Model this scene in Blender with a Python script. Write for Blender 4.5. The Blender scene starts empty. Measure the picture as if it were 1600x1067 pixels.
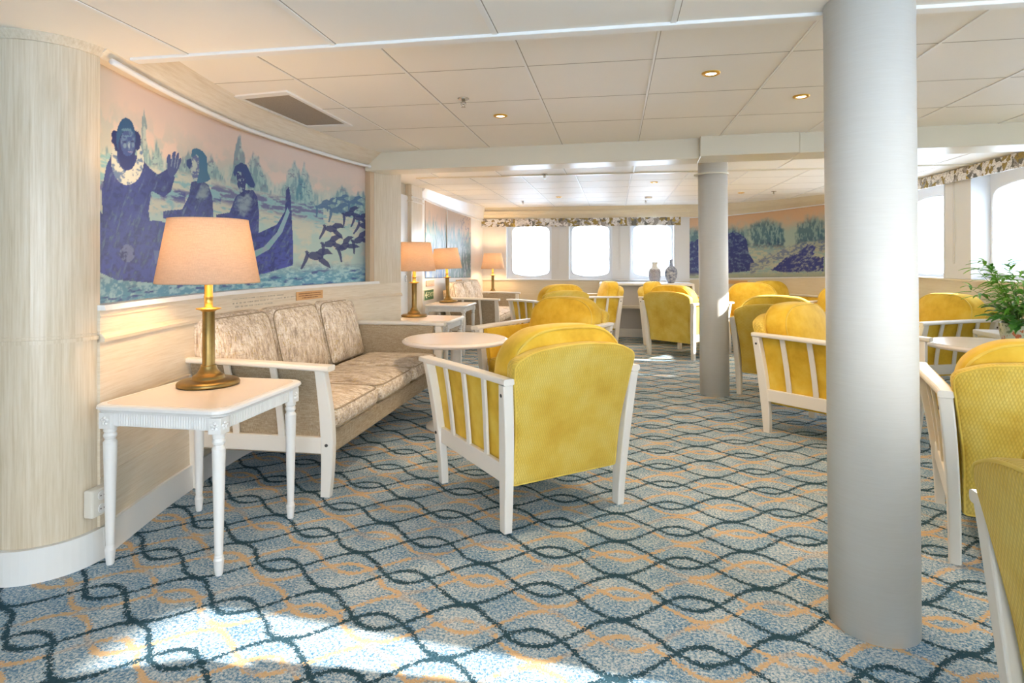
import bpy, bmesh, math, random
import numpy as np
from mathutils import Vector, Matrix

# ---------------------------------------------------------------- camera, sky, sun, exposure
SC = bpy.context.scene
COL = SC.collection
FPX, EYE, YAW = 930.0, 1.2, math.atan(160/930.0)
CY, SY = math.cos(YAW), math.sin(YAW)
cd = bpy.data.cameras.new('camera')
cam = bpy.data.objects.new('camera', cd); COL.objects.link(cam)
cam.location = (0, 0, EYE)
cam.rotation_euler = (math.pi/2, 0, YAW)
cd.sensor_width = 36; cd.lens = FPX/1600*36; cd.shift_y = -(533.5-408)/1600
cd.clip_start = 0.02; cd.clip_end = 6000
SC.camera = cam
SC.view_settings.view_transform = 'Standard'
SC.view_settings.look = 'None'
SC.view_settings.exposure = 1.45
SC.view_settings.gamma = 1
SC.view_settings.use_curve_mapping = False
try:
    SC.cycles.use_denoising = True
    SC.cycles.max_bounces = 8; SC.cycles.diffuse_bounces = 5
    SC.cycles.transparent_max_bounces = 12
    SC.cycles.caustics_reflective = False; SC.cycles.caustics_refractive = False
    SC.cycles.sample_clamp_indirect = 6
except Exception:
    pass

W = bpy.data.worlds.new('sky'); SC.world = W; W.use_nodes = True
nt = W.node_tree; nt.nodes.clear()
out = nt.nodes.new('ShaderNodeOutputWorld'); bg = nt.nodes.new('ShaderNodeBackground')
tc = nt.nodes.new('ShaderNodeTexCoord'); sp = nt.nodes.new('ShaderNodeSeparateXYZ')
cr = nt.nodes.new('ShaderNodeValToRGB'); mr = nt.nodes.new('ShaderNodeMapRange')
nt.links.new(tc.outputs['Generated'], sp.inputs[0]); nt.links.new(sp.outputs[2], mr.inputs[0])
mr.inputs[1].default_value = -1; mr.inputs[2].default_value = 1
nt.links.new(mr.outputs[0], cr.inputs[0])
cr.color_ramp.elements[0].position = 0.49; cr.color_ramp.elements[0].color = (.62, .74, .86, 1)
cr.color_ramp.elements[1].position = 1.0; cr.color_ramp.elements[1].color = (.55, .72, 1, 1)
e = cr.color_ramp.elements.new(0.505); e.color = (1, 1, 1, 1)
e = cr.color_ramp.elements.new(0.62); e.color = (.90, .95, 1, 1)
nt.links.new(cr.outputs[0], bg.inputs[0]); bg.inputs[1].default_value = 4.2
nt.links.new(bg.outputs[0], out.inputs[0])

sd = bpy.data.lights.new('sun', 'SUN'); sd.energy = 9.0; sd.angle = math.radians(0.6); sd.color = (1, .93, .82)
sun = bpy.data.objects.new('sun', sd); COL.objects.link(sun)
SUN_EL, SUN_AZ = math.radians(20.5), math.radians(-5)       # azimuth measured from +x towards +y
sv = Vector((math.cos(SUN_EL)*math.cos(SUN_AZ), math.cos(SUN_EL)*math.sin(SUN_AZ), math.sin(SUN_EL)))
sun.rotation_euler = sv.to_track_quat('Z', 'Y').to_euler()
sun.location = (20, 0, 10)

# ---------------------------------------------------------------- coordinates
def RC(X, d):                      # camera-aligned ground coordinates -> room coordinates
    return (X*CY - d*SY, X*SY + d*CY)
def FD(fx, fd):                    # facing direction in camera-aligned ground coordinates -> rotation about z
    x, y = RC(fx, fd); return math.atan2(-x, y)
def at_z(px, py, z):               # point of the plane z seen at a photo pixel
    d = FPX*(EYE-z)/(py-408); x, y = RC((px-800)/FPX*d, d); return Vector((x, y, z))
def at_y(px, y):
    m = (px-800)/FPX; return y*(m*CY-SY)/(m*SY+CY)
def at_x(px, x):
    m = (px-800)/FPX; d = x/(m*CY-SY); return d*(m*SY+CY)
def depth(x, y): return -x*SY + y*CY
def proj(x, y, z):
    X = x*CY+y*SY; d = -x*SY+y*CY
    return 800+FPX*X/d, 408-FPX*(z-EYE)/d

# ---------------------------------------------------------------- materials
def new_mat(name):
    m = bpy.data.materials.new(name); m.use_nodes = True
    t = m.node_tree; t.nodes.clear()
    o = t.nodes.new('ShaderNodeOutputMaterial'); b = t.nodes.new('ShaderNodeBsdfPrincipled')
    t.links.new(b.outputs[0], o.inputs[0])
    return m, t, b, o
def L(t, a, b): t.links.new(a, b)
def node(t, ty, **kw):
    n = t.nodes.new(ty)
    for k, v in kw.items():
        if isinstance(k, str) and k.startswith('i'): n.inputs[int(k[1:])].default_value = v
        else: setattr(n, k, v)
    return n
def math_(t, op, a, b=None, c=None, clamp=False):
    n = t.nodes.new('ShaderNodeMath'); n.operation = op; n.use_clamp = clamp
    for i, v in enumerate((a, b, c)):
        if v is None: continue
        if isinstance(v, (int, float)): n.inputs[i].default_value = v
        else: t.links.new(v, n.inputs[i])
    return n.outputs[0]
def coords(t, scale=(1, 1, 1), kind='Object', rot=(0, 0, 0)):
    c = t.nodes.new('ShaderNodeTexCoord'); m = t.nodes.new('ShaderNodeMapping')
    m.inputs['Scale'].default_value = scale; m.inputs['Rotation'].default_value = rot
    t.links.new(c.outputs[kind], m.inputs[0]); return m.outputs[0]
def noise(t, vec, scale, detail=3, rough=.55):
    n = t.nodes.new('ShaderNodeTexNoise'); n.inputs['Scale'].default_value = scale
    n.inputs['Detail'].default_value = detail; n.inputs['Roughness'].default_value = rough
    if vec is not None: t.links.new(vec, n.inputs['Vector'])
    return n.outputs['Fac']
def ramp(t, fac, stops):
    r = t.nodes.new('ShaderNodeValToRGB'); t.links.new(fac, r.inputs[0])
    els = r.color_ramp.elements
    while len(els) < len(stops): els.new(0.5)
    for e, (p, c) in zip(els, stops):
        e.position = p; e.color = (*c, 1) if len(c) == 3 else c
    return r.outputs[0]
def mix(t, fac, a, b):
    n = t.nodes.new('ShaderNodeMix'); n.data_type = 'RGBA'
    if isinstance(fac, (int, float)): n.inputs[0].default_value = fac
    else: t.links.new(fac, n.inputs[0])
    for s, v in ((6, a), (7, b)):
        if isinstance(v, tuple): n.inputs[s].default_value = (*v, 1)
        else: t.links.new(v, n.inputs[s])
    return n.outputs[2]
def bump(t, b, height, strength=.3, dist=.002):
    n = t.nodes.new('ShaderNodeBump'); n.inputs['Strength'].default_value = strength
    n.inputs['Distance'].default_value = dist; t.links.new(height, n.inputs['Height'])
    t.links.new(n.outputs[0], b.inputs['Normal'])
def plain(name, c, rough=.5, metal=0, var=None, bmp=None, spec=.5, kind='Object', scale=(1, 1, 1), coat=0):
    m, t, b, o = new_mat(name)
    b.inputs['Roughness'].default_value = rough; b.inputs['Metallic'].default_value = metal
    b.inputs['Specular IOR Level'].default_value = spec
    b.inputs['Coat Weight'].default_value = coat
    vec = coords(t, scale, kind)
    if var:
        L(t, ramp(t, noise(t, vec, var[0]), [(.3, c), (.7, var[1])]), b.inputs['Base Color'])
    else:
        L(t, ramp(t, noise(t, vec, 3.0), [(.2, tuple(x*.975 for x in c)), (.8, c)]), b.inputs['Base Color'])
    if bmp: bump(t, b, noise(t, vec, bmp[0]), bmp[1])
    return m

MT = {}
MT['white'] = plain('white_paint', (.80, .78, .73), .38, bmp=(60, .03))
MT['cool_white'] = plain('white_lacquer', (.80, .80, .79), .3)
MT['table_top'] = plain('table_top_laminate', (.78, .70, .63), .22, var=(2.5, (.84, .76, .69)))
MT['round_top'] = plain('round_top_laminate', (.80, .74, .70), .22, var=(3, (.86, .80, .76)))
MT['ceiling'] = plain('ceiling_panel_paint', (.88, .85, .79), .48, spec=.2, kind='Object')
MT['batten'] = plain('ceiling_batten', (.86, .85, .82), .35)
MT['seam'] = plain('ceiling_seam', (.38, .34, .28), .8)
MT['beam'] = plain('beam_paint', (.72, .665, .53), .3)
MT['dark'] = plain('dark_screw', (.03, .03, .03), .5)
MT['grey_panel'] = plain('grey_panel', (.50, .50, .51), .5)
MT['white_frame'] = plain('white_frame_paint', (.84, .85, .86), .4)
MT['reveal'] = plain('window_reveal_paint', (.80, .82, .84), .45)
MT['pillar'] = plain('wall_panel_paint', (.70, .69, .66), .45)
MT['brass'] = plain('aged_brass', (.36, .25, .09), .42, 1, var=(14, (.24, .17, .065)))
MT['gold_neck'] = plain('bright_brass', (.80, .50, .12), .35, 1)
MT['chrome'] = plain('chrome', (.55, .52, .48), .25, 1)
MT['leaf1'] = plain('bamboo_leaf', (.10, .38, .03), .45, var=(9, (.30, .62, .09)))
MT['leaf2'] = plain('fern_leaf', (.035, .15, .025), .4, var=(8, (.10, .30, .05)))
MT['stem'] = plain('stem_green', (.16, .26, .07), .6)
MT['soil'] = plain('potting_soil', (.05, .03, .02), .9)
MT['plastic'] = plain('cream_plastic', (.72, .69, .62), .4)
MT['vent'] = plain('vent_mesh', (.27, .235, .19), .8, var=(200, (.40, .35, .29)))
MT['sea'] = plain('sea_water', (.60, .70, .78), .5, var=(.02, (.72, .80, .86)))
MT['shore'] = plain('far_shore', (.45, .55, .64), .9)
MT['brass_plate'] = plain('engraved_brass_plate', (.66, .38, .16), .4, .3)
MT['pale_plate'] = plain('engraved_copper_plate', (.66, .45, .32), .5)
MT['engrave'] = plain('engraving', (.18, .07, .02), .6)
MT['faint_ink'] = plain('faint_lettering', (.52, .49, .42), .6)
MT['wood_white'] = None

def streak(name, c1, c2, c3, scale, amt_scale=1.0, rough=.4):
    m, t, b, o = new_mat(name)
    v = coords(t, scale)
    n1 = noise(t, v, 5*amt_scale, 6, .65); n2 = noise(t, coords(t, tuple(s*.35 for s in scale)), 4, 3)
    col = ramp(t, n1, [(.25, c1), (.5, c2), (.75, c3)])
    col = mix(t, math_(t, 'MULTIPLY', n2, .45), col, c1)
    L(t, col, b.inputs['Base Color']); b.inputs['Roughness'].default_value = rough
    bump(t, b, n1, .15, .001)
    return m
MT['wall_h'] = streak('limewashed_board', (.62, .52, .38), (.75, .67, .54), (.83, .77, .67), (1.2, 1.2, 26))
MT['wall_v'] = streak('limewashed_veneer', (.52, .43, .29), (.68, .60, .47), (.78, .72, .62), (22, 22, .8), rough=.3)
MT['wall_r'] = streak('pale_wood_board', (.68, .57, .38), (.76, .67, .49), (.80, .73, .57), (1.2, 1.2, 26))
MT['col'] = streak('ribbed_column_cover', (.66, .64, .60), (.695, .68, .64), (.72, .71, .68), (2.5, 2.5, 60), rough=.5)
MT['base'] = plain('baseboard_paint', (.78, .79, .78), .35)
MT['reddish_post'] = streak('jamb_wood', (.50, .36, .22), (.60, .45, .30), (.66, .52, .36), (22, 22, .8))

def velvet(name, c1, c2, c3, zig=True, zscale=1.0):
    m, t, b, o = new_mat(name)
    v = coords(t)
    n = noise(t, v, 5.5, 4, .6)
    col = ramp(t, n, [(.3, c1), (.5, c2), (.7, c3)])
    sp = t.nodes.new('ShaderNodeSeparateXYZ'); L(t, v, sp.inputs[0])
    # woven zigzag rib: columns along x+y, chevrons up z
    u = math_(t, 'MULTIPLY', math_(t, 'ADD', sp.outputs[0], math_(t, 'MULTIPLY', sp.outputs[1], .5)), math.pi/.0115*zscale)
    w_ = math_(t, 'MULTIPLY', sp.outputs[2], math.pi/.027*zscale)
    w_ = math_(t, 'ADD', w_, math_(t, 'MULTIPLY', n, 3))
    h = math_(t, 'POWER', math_(t, 'ABSOLUTE', math_(t, 'MULTIPLY', math_(t, 'SINE', math_(t, 'ADD', u, w_)), math_(t, 'SINE', math_(t, 'SUBTRACT', u, w_)))), .7)
    if zig:
        dk = math_(t, 'MULTIPLY', math_(t, 'SUBTRACT', 1.0, h), .50)
        col = mix(t, dk, col, tuple(x*.62 for x in c1))
    L(t, col, b.inputs['Base Color'])
    b.inputs['Roughness'].default_value = .75
    b.inputs['Sheen Weight'].default_value = .35; b.inputs['Sheen Roughness'].default_value = .4
    b.inputs['Sheen Tint'].default_value = (1, .85, .45, 1)
    if zig: bump(t, b, h, .5, .002)
    else: bump(t, b, noise(t, v, 40, 2), .15, .002)
    return m
MT['yellow_rib'] = velvet('yellow_ribbed_velvet', (.62, .39, .035), (.74, .53, .08), (.80, .64, .16))
MT['yellow'] = velvet('yellow_velvet', (.58, .34, .012), (.73, .48, .035), (.80, .59, .09), zig=False)
MT['piping'] = velvet('yellow_piping', (.60, .40, .05), (.72, .52, .08), (.78, .60, .14), zig=False)

def linen():
    m, t, b, o = new_mat('grey_beige_linen')
    a = noise(t, coords(t, (6, 6, 160)), 4, 3); c = noise(t, coords(t, (160, 160, 6)), 4, 3)
    f = math_(t, 'MULTIPLY', math_(t, 'ADD', a, c), .5)
    L(t, ramp(t, f, [(.38, (.22, .165, .10)), (.5, (.37, .30, .205)), (.62, (.52, .45, .34))]), b.inputs['Base Color'])
    b.inputs['Roughness'].default_value = .9; bump(t, b, f, .4, .002)
    return m
MT['linen'] = linen()
def patterned(name, rot, warm=1.0):
    m, t, b, o = new_mat(name)
    v = coords(t, (1, 1, 1), 'Object', rot)
    def sc(s):
        mp = t.nodes.new('ShaderNodeMapping'); mp.inputs['Scale'].default_value = s; L(t, v, mp.inputs[0]); return mp.outputs[0]
    blotch = noise(t, sc((12, 12, 4)), 2.2, 5, .7)
    fine = noise(t, sc((48, 48, 4.5)), 2, 4, .7)
    cross = noise(t, sc((8, 8, 60)), 2.5, 3, .7)
    f = math_(t, 'ADD', math_(t, 'MULTIPLY', blotch, .5), math_(t, 'MULTIPLY', fine, .5))
    col = ramp(t, f, [(.36, (.26, .20, .15)), (.44, (.52, .43, .34)), (.51, (.72, .63, .52)), (.59, (.88, .83, .76))])
    thr = math_(t, 'GREATER_THAN', noise(t, sc((46, 46, 14)), 2.1, 2, .6), .60)
    col = mix(t, math_(t, 'MULTIPLY', thr, .7), col, (.50, .37, .14))
    thr2 = math_(t, 'GREATER_THAN', cross, .58)
    col = mix(t, math_(t, 'MULTIPLY', thr2, .28), col, (.26, .21, .18))
    L(t, col, b.inputs['Base Color']); b.inputs['Roughness'].default_value = .8
    bump(t, b, f, .3, .003)
    return m
MT['cushion_v'] = patterned('patterned_cushion_fabric', (0, 0, 0))
MT['cushion_h'] = patterned('patterned_seat_fabric', (math.pi/2, 0, 0))

def carpet():
    m, t, b, o = new_mat('patterned_carpet')
    g = t.nodes.new('ShaderNodeNewGeometry'); sp = t.nodes.new('ShaderNodeSeparateXYZ')
    L(t, g.outputs['Position'], sp.inputs[0])
    jit = noise(t, g.outputs['Position'], 115, 2, .7)
    jit2 = noise(t, g.outputs['Position'], 85, 2, .6)
    big = noise(t, g.outputs['Position'], 9, 2, .6)
    j = math_(t, 'MULTIPLY', math_(t, 'SUBTRACT', jit, .5), .055)
    jx = math_(t, 'MULTIPLY', math_(t, 'SUBTRACT', jit2, .5), .055)
    jb = math_(t, 'MULTIPLY', math_(t, 'SUBTRACT', big, .5), .025)
    x = math_(t, 'ADD', math_(t, 'ADD', sp.outputs[0], jx), jb); y = math_(t, 'ADD', math_(t, 'ADD', sp.outputs[1], j), jb)
    LX, PY, X0, Y0 = .525, .2835, .273, 2.447
    def lines(x0, y0, w, a0, a1):
        ang = math_(t, 'MULTIPLY', math_(t, 'SUBTRACT', x, x0), 2*math.pi/LX)
        s = math_(t, 'MULTIPLY', math_(t, 'ADD', math_(t, 'MULTIPLY', math_(t, 'COSINE', ang), -a1), a0), .5)   # + at mid oval, - at diamond
        yy = math_(t, 'MULTIPLY', math_(t, 'SUBTRACT', y, y0), 1/PY)
        ds = []
        for sg in (1, -1):
            q = math_(t, 'ADD', yy, math_(t, 'MULTIPLY', s, sg))
            f = math_(t, 'ABSOLUTE', math_(t, 'SUBTRACT', q, math_(t, 'ROUND', q)))
            ds.append(f)
        d = math_(t, 'MULTIPLY', math_(t, 'MINIMUM', ds[0], ds[1]), PY)
        n = t.nodes.new('ShaderNodeMapRange'); L(t, d, n.inputs[0]); n.clamp = True
        n.inputs[1].default_value = w*.75; n.inputs[2].default_value = w*1.1; n.inputs[3].default_value = 1; n.inputs[4].default_value = 0
        return n.outputs[0]
    navy = lines(X0, Y0, .0128, .33, .64)
    orange = lines(X0+LX/2+.02, Y0+.02, .013, .33, .58)
    keep = math_(t, 'GREATER_THAN', noise(t, g.outputs['Position'], 6.3, 2), .44)
    orange = math_(t, 'MULTIPLY', orange, math_(t, 'ADD', math_(t, 'MULTIPLY', keep, .65), .35))
    fleck = noise(t, g.outputs['Position'], 105, 2, .8)
    zone = noise(t, g.outputs['Position'], 7, 2, .5)
    zz = math_(t, 'ADD', math_(t, 'MULTIPLY', fleck, .8), math_(t, 'MULTIPLY', zone, .2))
    ground = ramp(t, zz, [(.40, (.075, .19, .32)), (.465, (.20, .325, .44)), (.52, (.36, .45, .51)), (.61, (.59, .64, .65))])
    col = mix(t, math_(t, 'MULTIPLY', orange, .85), ground, (.64, .41, .19))
    col = mix(t, navy, col, mix(t, jit, (.012, .04, .065), (.035, .09, .12)))
    L(t, col, b.inputs['Base Color']); b.inputs['Roughness'].default_value = .95
    b.inputs['Specular IOR Level'].default_value = .15
    bump(t, b, fleck, .5, .006)
    return m
MT['carpet'] = carpet()

def shade_mat():
    m, t, b, o = new_mat('lamp_shade_linen')
    n = math_(t, 'ADD', math_(t, 'MULTIPLY', noise(t, coords(t, (8, 8, 140)), 4, 2), .5), math_(t, 'MULTIPLY', noise(t, coords(t, (140, 140, 8)), 4, 2), .5))
    c = ramp(t, n, [(.35, (.55, .44, .34)), (.65, (.70, .58, .46))])
    d = t.nodes.new('ShaderNodeBsdfDiffuse'); tr = t.nodes.new('ShaderNodeBsdfTranslucent')
    L(t, c, d.inputs[0]); L(t, c, tr.inputs[0])
    mx = t.nodes.new('ShaderNodeMixShader'); mx.inputs[0].default_value = .36
    L(t, d.outputs[0], mx.inputs[1]); L(t, tr.outputs[0], mx.inputs[2]); L(t, mx.outputs[0], o.inputs[0])
    return m
MT['shade'] = shade_mat()
def emit(name, c, s):
    m, t, b, o = new_mat(name); e = t.nodes.new('ShaderNodeEmission')
    e.inputs[0].default_value = (*c, 1); e.inputs[1].default_value = s; L(t, e.outputs[0], o.inputs[0]); return m
MT['bulb'] = emit('glowing_bulb', (1, .72, .38), 6)
MT['spot'] = emit('glowing_spot', (1, .85, .6), 9)
def glass():
    m, t, b, o = new_mat('window_glass')
    tr = t.nodes.new('ShaderNodeBsdfTransparent'); tr.inputs[0].default_value = (.95, .97, 1, 1)
    gl = t.nodes.new('ShaderNodeBsdfGlossy'); gl.inputs['Roughness'].default_value = .02
    fr = t.nodes.new('ShaderNodeFresnel'); fr.inputs[0].default_value = 1.45
    mx = t.nodes.new('ShaderNodeMixShader'); L(t, math_(t, 'MULTIPLY', fr.outputs[0], .7), mx.inputs[0])
    L(t, tr.outputs[0], mx.inputs[1]); L(t, gl.outputs[0], mx.inputs[2]); L(t, mx.outputs[0], o.inputs[0])
    return m
MT['glass'] = glass()
def blind_mat():
    m, t, b, o = new_mat('sun_block_fabric')
    d = t.nodes.new('ShaderNodeBsdfDiffuse'); tr = t.nodes.new('ShaderNodeBsdfTranslucent')
    c = ramp(t, noise(t, coords(t), 60), [(.3, (.80, .80, .78)), (.7, (.86, .86, .84))])
    L(t, c, d.inputs[0]); L(t, c, tr.inputs[0])
    mx = t.nodes.new('ShaderNodeMixShader'); mx.inputs[0].default_value = .35
    L(t, d.outputs[0], mx.inputs[1]); L(t, tr.outputs[0], mx.inputs[2]); L(t, mx.outputs[0], o.inputs[0])
    return m
MT['blind'] = blind_mat()
def valance_mat():
    m, t, b, o = new_mat('leaf_print_valance')
    v = coords(t, (1, 1, 1))
    n = t.nodes.new('ShaderNodeTexNoise'); n.inputs['Scale'].default_value = 9; L(t, v, n.inputs['Vector'])
    vm = t.nodes.new('ShaderNodeVectorMath'); vm.operation = 'MULTIPLY_ADD'; vm.inputs[1].default_value = (.16, .16, .16)
    L(t, n.outputs['Color'], vm.inputs[0]); L(t, v, vm.inputs[2])
    vo = t.nodes.new('ShaderNodeTexVoronoi'); vo.inputs['Scale'].default_value = 19; L(t, vm.outputs[0], vo.inputs['Vector'])
    s = t.nodes.new('ShaderNodeSeparateColor'); L(t, vo.outputs['Color'], s.inputs[0])
    col = ramp(t, s.outputs[0], [(.0, (.80, .77, .74)), (.42, (.84, .82, .80)), (.45, (.33, .24, .07)), (.62, (.50, .36, .10)), (.65, (.36, .33, .30)), (.80, (.62, .58, .54)), (.88, (.16, .15, .13))])
    col.node.color_ramp.interpolation = 'CONSTANT'
    edge = math_(t, 'LESS_THAN', math_(t, 'FRACT', math_(t, 'MULTIPLY', noise(t, vm.outputs[0], 14, 2), 9)), .16)
    col = mix(t, math_(t, 'MULTIPLY', edge, .8), col, (.10, .08, .06))
    L(t, col, b.inputs['Base Color']); b.inputs['Roughness'].default_value = .8
    return m
MT['valance'] = valance_mat()
def chevron():
    m, t, b, o = new_mat('chevron_ceramic')
    v = coords(t); sp = t.nodes.new('ShaderNodeSeparateXYZ'); L(t, v, sp.inputs[0])
    an = math_(t, 'MULTIPLY', math_(t, 'ARCTAN2', sp.outputs[1], sp.outputs[0]), 10)
    z = math_(t, 'ADD', math_(t, 'MULTIPLY', sp.outputs[2], 46), math_(t, 'MULTIPLY', math_(t, 'SINE', an), .3))
    k = math_(t, 'GREATER_THAN', math_(t, 'FRACT', z), .45)
    inr = math_(t, 'LESS_THAN', sp.outputs[2], .215)
    k = math_(t, 'MULTIPLY', k, inr)
    L(t, mix(t, k, (.74, .74, .70), (.02, .04, .13)), b.inputs['Base Color']); b.inputs['Roughness'].default_value = .15
    return m
MT['chevron'] = chevron()
MT['vase2'] = plain('blue_grey_painted_ceramic', (.10, .13, .22), .15, var=(26, (.55, .58, .62)))
def pot_mat():
    m, t, b, o = new_mat('floral_ceramic')
    v = coords(t)
    n = noise(t, v, 22, 3, .6)
    col = ramp(t, n, [(.38, (.10, .14, .08)), (.45, (.42, .46, .34)), (.56, (.46, .52, .42)), (.60, (.42, .13, .06))])
    L(t, col, b.inputs['Base Color']); b.inputs['Roughness'].default_value = .15
    return m
MT['pot'] = pot_mat()
MT['exit_green'] = plain('exit_green', (.03, .13, .05), .4)
MT['exit_glow'] = plain('photoluminescent_cream', (.80, .85, .62), .5)
def paint_mat():
    m, t, b, o = new_mat('mural_paint')
    a = t.nodes.new('ShaderNodeAttribute'); a.attribute_name = 'paint'
    L(t, a.outputs['Color'], b.inputs['Base Color']); b.inputs['Roughness'].default_value = .35
    b.inputs['Specular IOR Level'].default_value = .3
    return m
MT['mural'] = paint_mat()

# ---------------------------------------------------------------- mesh helpers
def obj(name, bm, mat, parent=None, smooth=False, loc=None, rz=None):
    if smooth:
        for f in bm.faces: f.smooth = True
    bmesh.ops.recalc_face_normals(bm, faces=bm.faces)
    me = bpy.data.meshes.new(name); bm.to_mesh(me); bm.free()
    me.materials.append(MT[mat] if isinstance(mat, str) else mat)
    o = bpy.data.objects.new(name, me); COL.objects.link(o)
    if parent: o.parent = parent
    if loc is not None: o.location = loc
    if rz is not None: o.rotation_euler.z = rz
    return o
def tag(o, label=None, cat=None, group=None, kind=None):
    if label: o['label'] = label
    if cat: o['category'] = cat
    if group: o['group'] = group
    if kind: o['kind'] = kind
    return o
def empty(name, label, cat, loc=(0, 0, 0), rz=0, group=None):
    o = bpy.data.objects.new(name, None); COL.objects.link(o); o.empty_display_size = .1
    o.location = loc; o.rotation_euler.z = rz
    return tag(o, label, cat, group)
def copy_tree(o, parent=None):
    c = o.copy(); COL.objects.link(c)
    if parent: c.parent = parent
    for ch in list(o.children): copy_tree(ch, c)
    return c
def B(): return bmesh.new()
def box(bm, x0, x1, y0, y1, z0, z1, bev=0, M=None):
    vs = [bm.verts.new(Vector(p)) for p in ((x0, y0, z0), (x1, y0, z0), (x1, y1, z0), (x0, y1, z0), (x0, y0, z1), (x1, y0, z1), (x1, y1, z1), (x0, y1, z1))]
    fs = [bm.faces.new([vs[i] for i in q]) for q in ((0, 3, 2, 1), (4, 5, 6, 7), (0, 1, 5, 4), (1, 2, 6, 5), (2, 3, 7, 6), (3, 0, 4, 7))]
    if bev:
        es = list({e for f in fs for e in f.edges})
        r = bmesh.ops.bevel(bm, geom=es, offset=bev, segments=2, affect='EDGES', profile=.5)
        vs = list({v for f in r['faces'] for v in f.verts} | {v for v in vs if v.is_valid})
    if M is not None: bmesh.ops.transform(bm, matrix=M, verts=[v for v in vs if v.is_valid])
    return bm
def loft(bm, rings, cap=True, closed=False):
    R = [[bm.verts.new(Vector(p)) for p in r] for r in rings]; n = len(R[0])
    m = len(R)
    for i in range(m if closed else m-1):
        a, b = R[i], R[(i+1) % m]
        for k in range(n):
            bm.faces.new((a[k], a[(k+1) % n], b[(k+1) % n], b[k]))
    if cap and not closed:
        bm.faces.new(list(reversed(R[0]))); bm.faces.new(R[-1])
    return R
def rrect(a, b, r, k=2):
    pts = []
    for (sx, sy, a0) in ((1, 1, 0), (-1, 1, 90), (-1, -1, 180), (1, -1, 270)):
        for i in range(k+1):
            t = math.radians(a0+90*i/k); pts.append((sx*(a-r)+r*math.cos(t), sy*(b-r)+r*math.sin(t)))
    return pts
def sweep(bm, pts, plane, sizes, r=.006):
    rings = []
    for i, p in enumerate(pts):
        a, b = sizes[i] if isinstance(sizes, list) else sizes
        ring = []
        for (u, v) in rrect(a, b, min(r, a*.9, b*.9)):
            ring.append({'xy': (p[0]+u, p[1]+v, p[2]), 'xz': (p[0]+u, p[1], p[2]+v), 'yz': (p[0], p[1]+u, p[2]+v)}[plane])
        rings.append(ring)
    loft(bm, rings); return bm
def tube(bm, pts, r, n=8, closed=False):
    rings = []; N = len(pts)
    P = [Vector(p) for p in pts]
    prev = None
    for i in range(N):
        tg = (P[(i+1) % N]-P[i-1]) if closed else (P[min(i+1, N-1)]-P[max(i-1, 0)])
        tg.normalize()
        ref = prev if prev is not None else (Vector((0, 0, 1)) if abs(tg.z) < .9 else Vector((1, 0, 0)))
        u = tg.cross(ref).normalized() if prev is None else (ref - tg*ref.dot(tg)).normalized()
        w = tg.cross(u).normalized(); prev = u
        rr = r[i] if isinstance(r, (list, tuple)) else r
        rings.append([P[i]+u*(rr*math.cos(2*math.pi*k/n))+w*(rr*math.sin(2*math.pi*k/n)) for k in range(n)])
    loft(bm, rings, cap=not closed, closed=closed); return bm
def lathe(bm, prof, n=32, c=(0, 0), flute=None):
    rings = []
    for (r, z) in prof:
        ring = []
        for k in range(n):
            a = 2*math.pi*k/n; rr = max(r, 1e-4)
            if flute and flute[0] < z < flute[1]: rr *= 1-.10*(math.cos(a*8) > .55)
            ring.append((c[0]+rr*math.cos(a), c[1]+rr*math.sin(a), z))
        rings.append(ring)
    loft(bm, rings); return bm
def round_poly(pts, rad, seg=7):
    out = []; n = len(pts)
    for i in range(n):
        p = Vector(pts[i]); a = Vector(pts[i-1])-p; b = Vector(pts[(i+1) % n])-p
        r = rad[i] if isinstance(rad, (list, tuple)) else rad
        d = min(r, a.length*.49, b.length*.49)
        s, e = p+a.normalized()*d, p+b.normalized()*d
        if r <= 1e-6: out.append(tuple(p)); continue
        for k in range(seg+1):
            t = k/seg; out.append(tuple(s*(1-t)**2+p*2*t*(1-t)+e*t*t))
    return out
def seam(outline, th, edge, f, w_sign, extra=.0):
    xs_ = [p[0] for p in outline]; ys_ = [p[1] for p in outline]; cx, cy = (min(xs_)+max(xs_))/2, (min(ys_)+max(ys_))/2
    half = min(max(xs_)-min(xs_), max(ys_)-min(ys_))/2; rr = min(edge*th, .45*th); a = math.radians(42)
    s = 1-rr*(1-math.cos(a))/half+extra; w = (th/2-rr)+rr*math.sin(a)
    return [f(cx+(p[0]-cx)*s, cy+(p[1]-cy)*s, w*w_sign) for p in outline]
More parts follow.
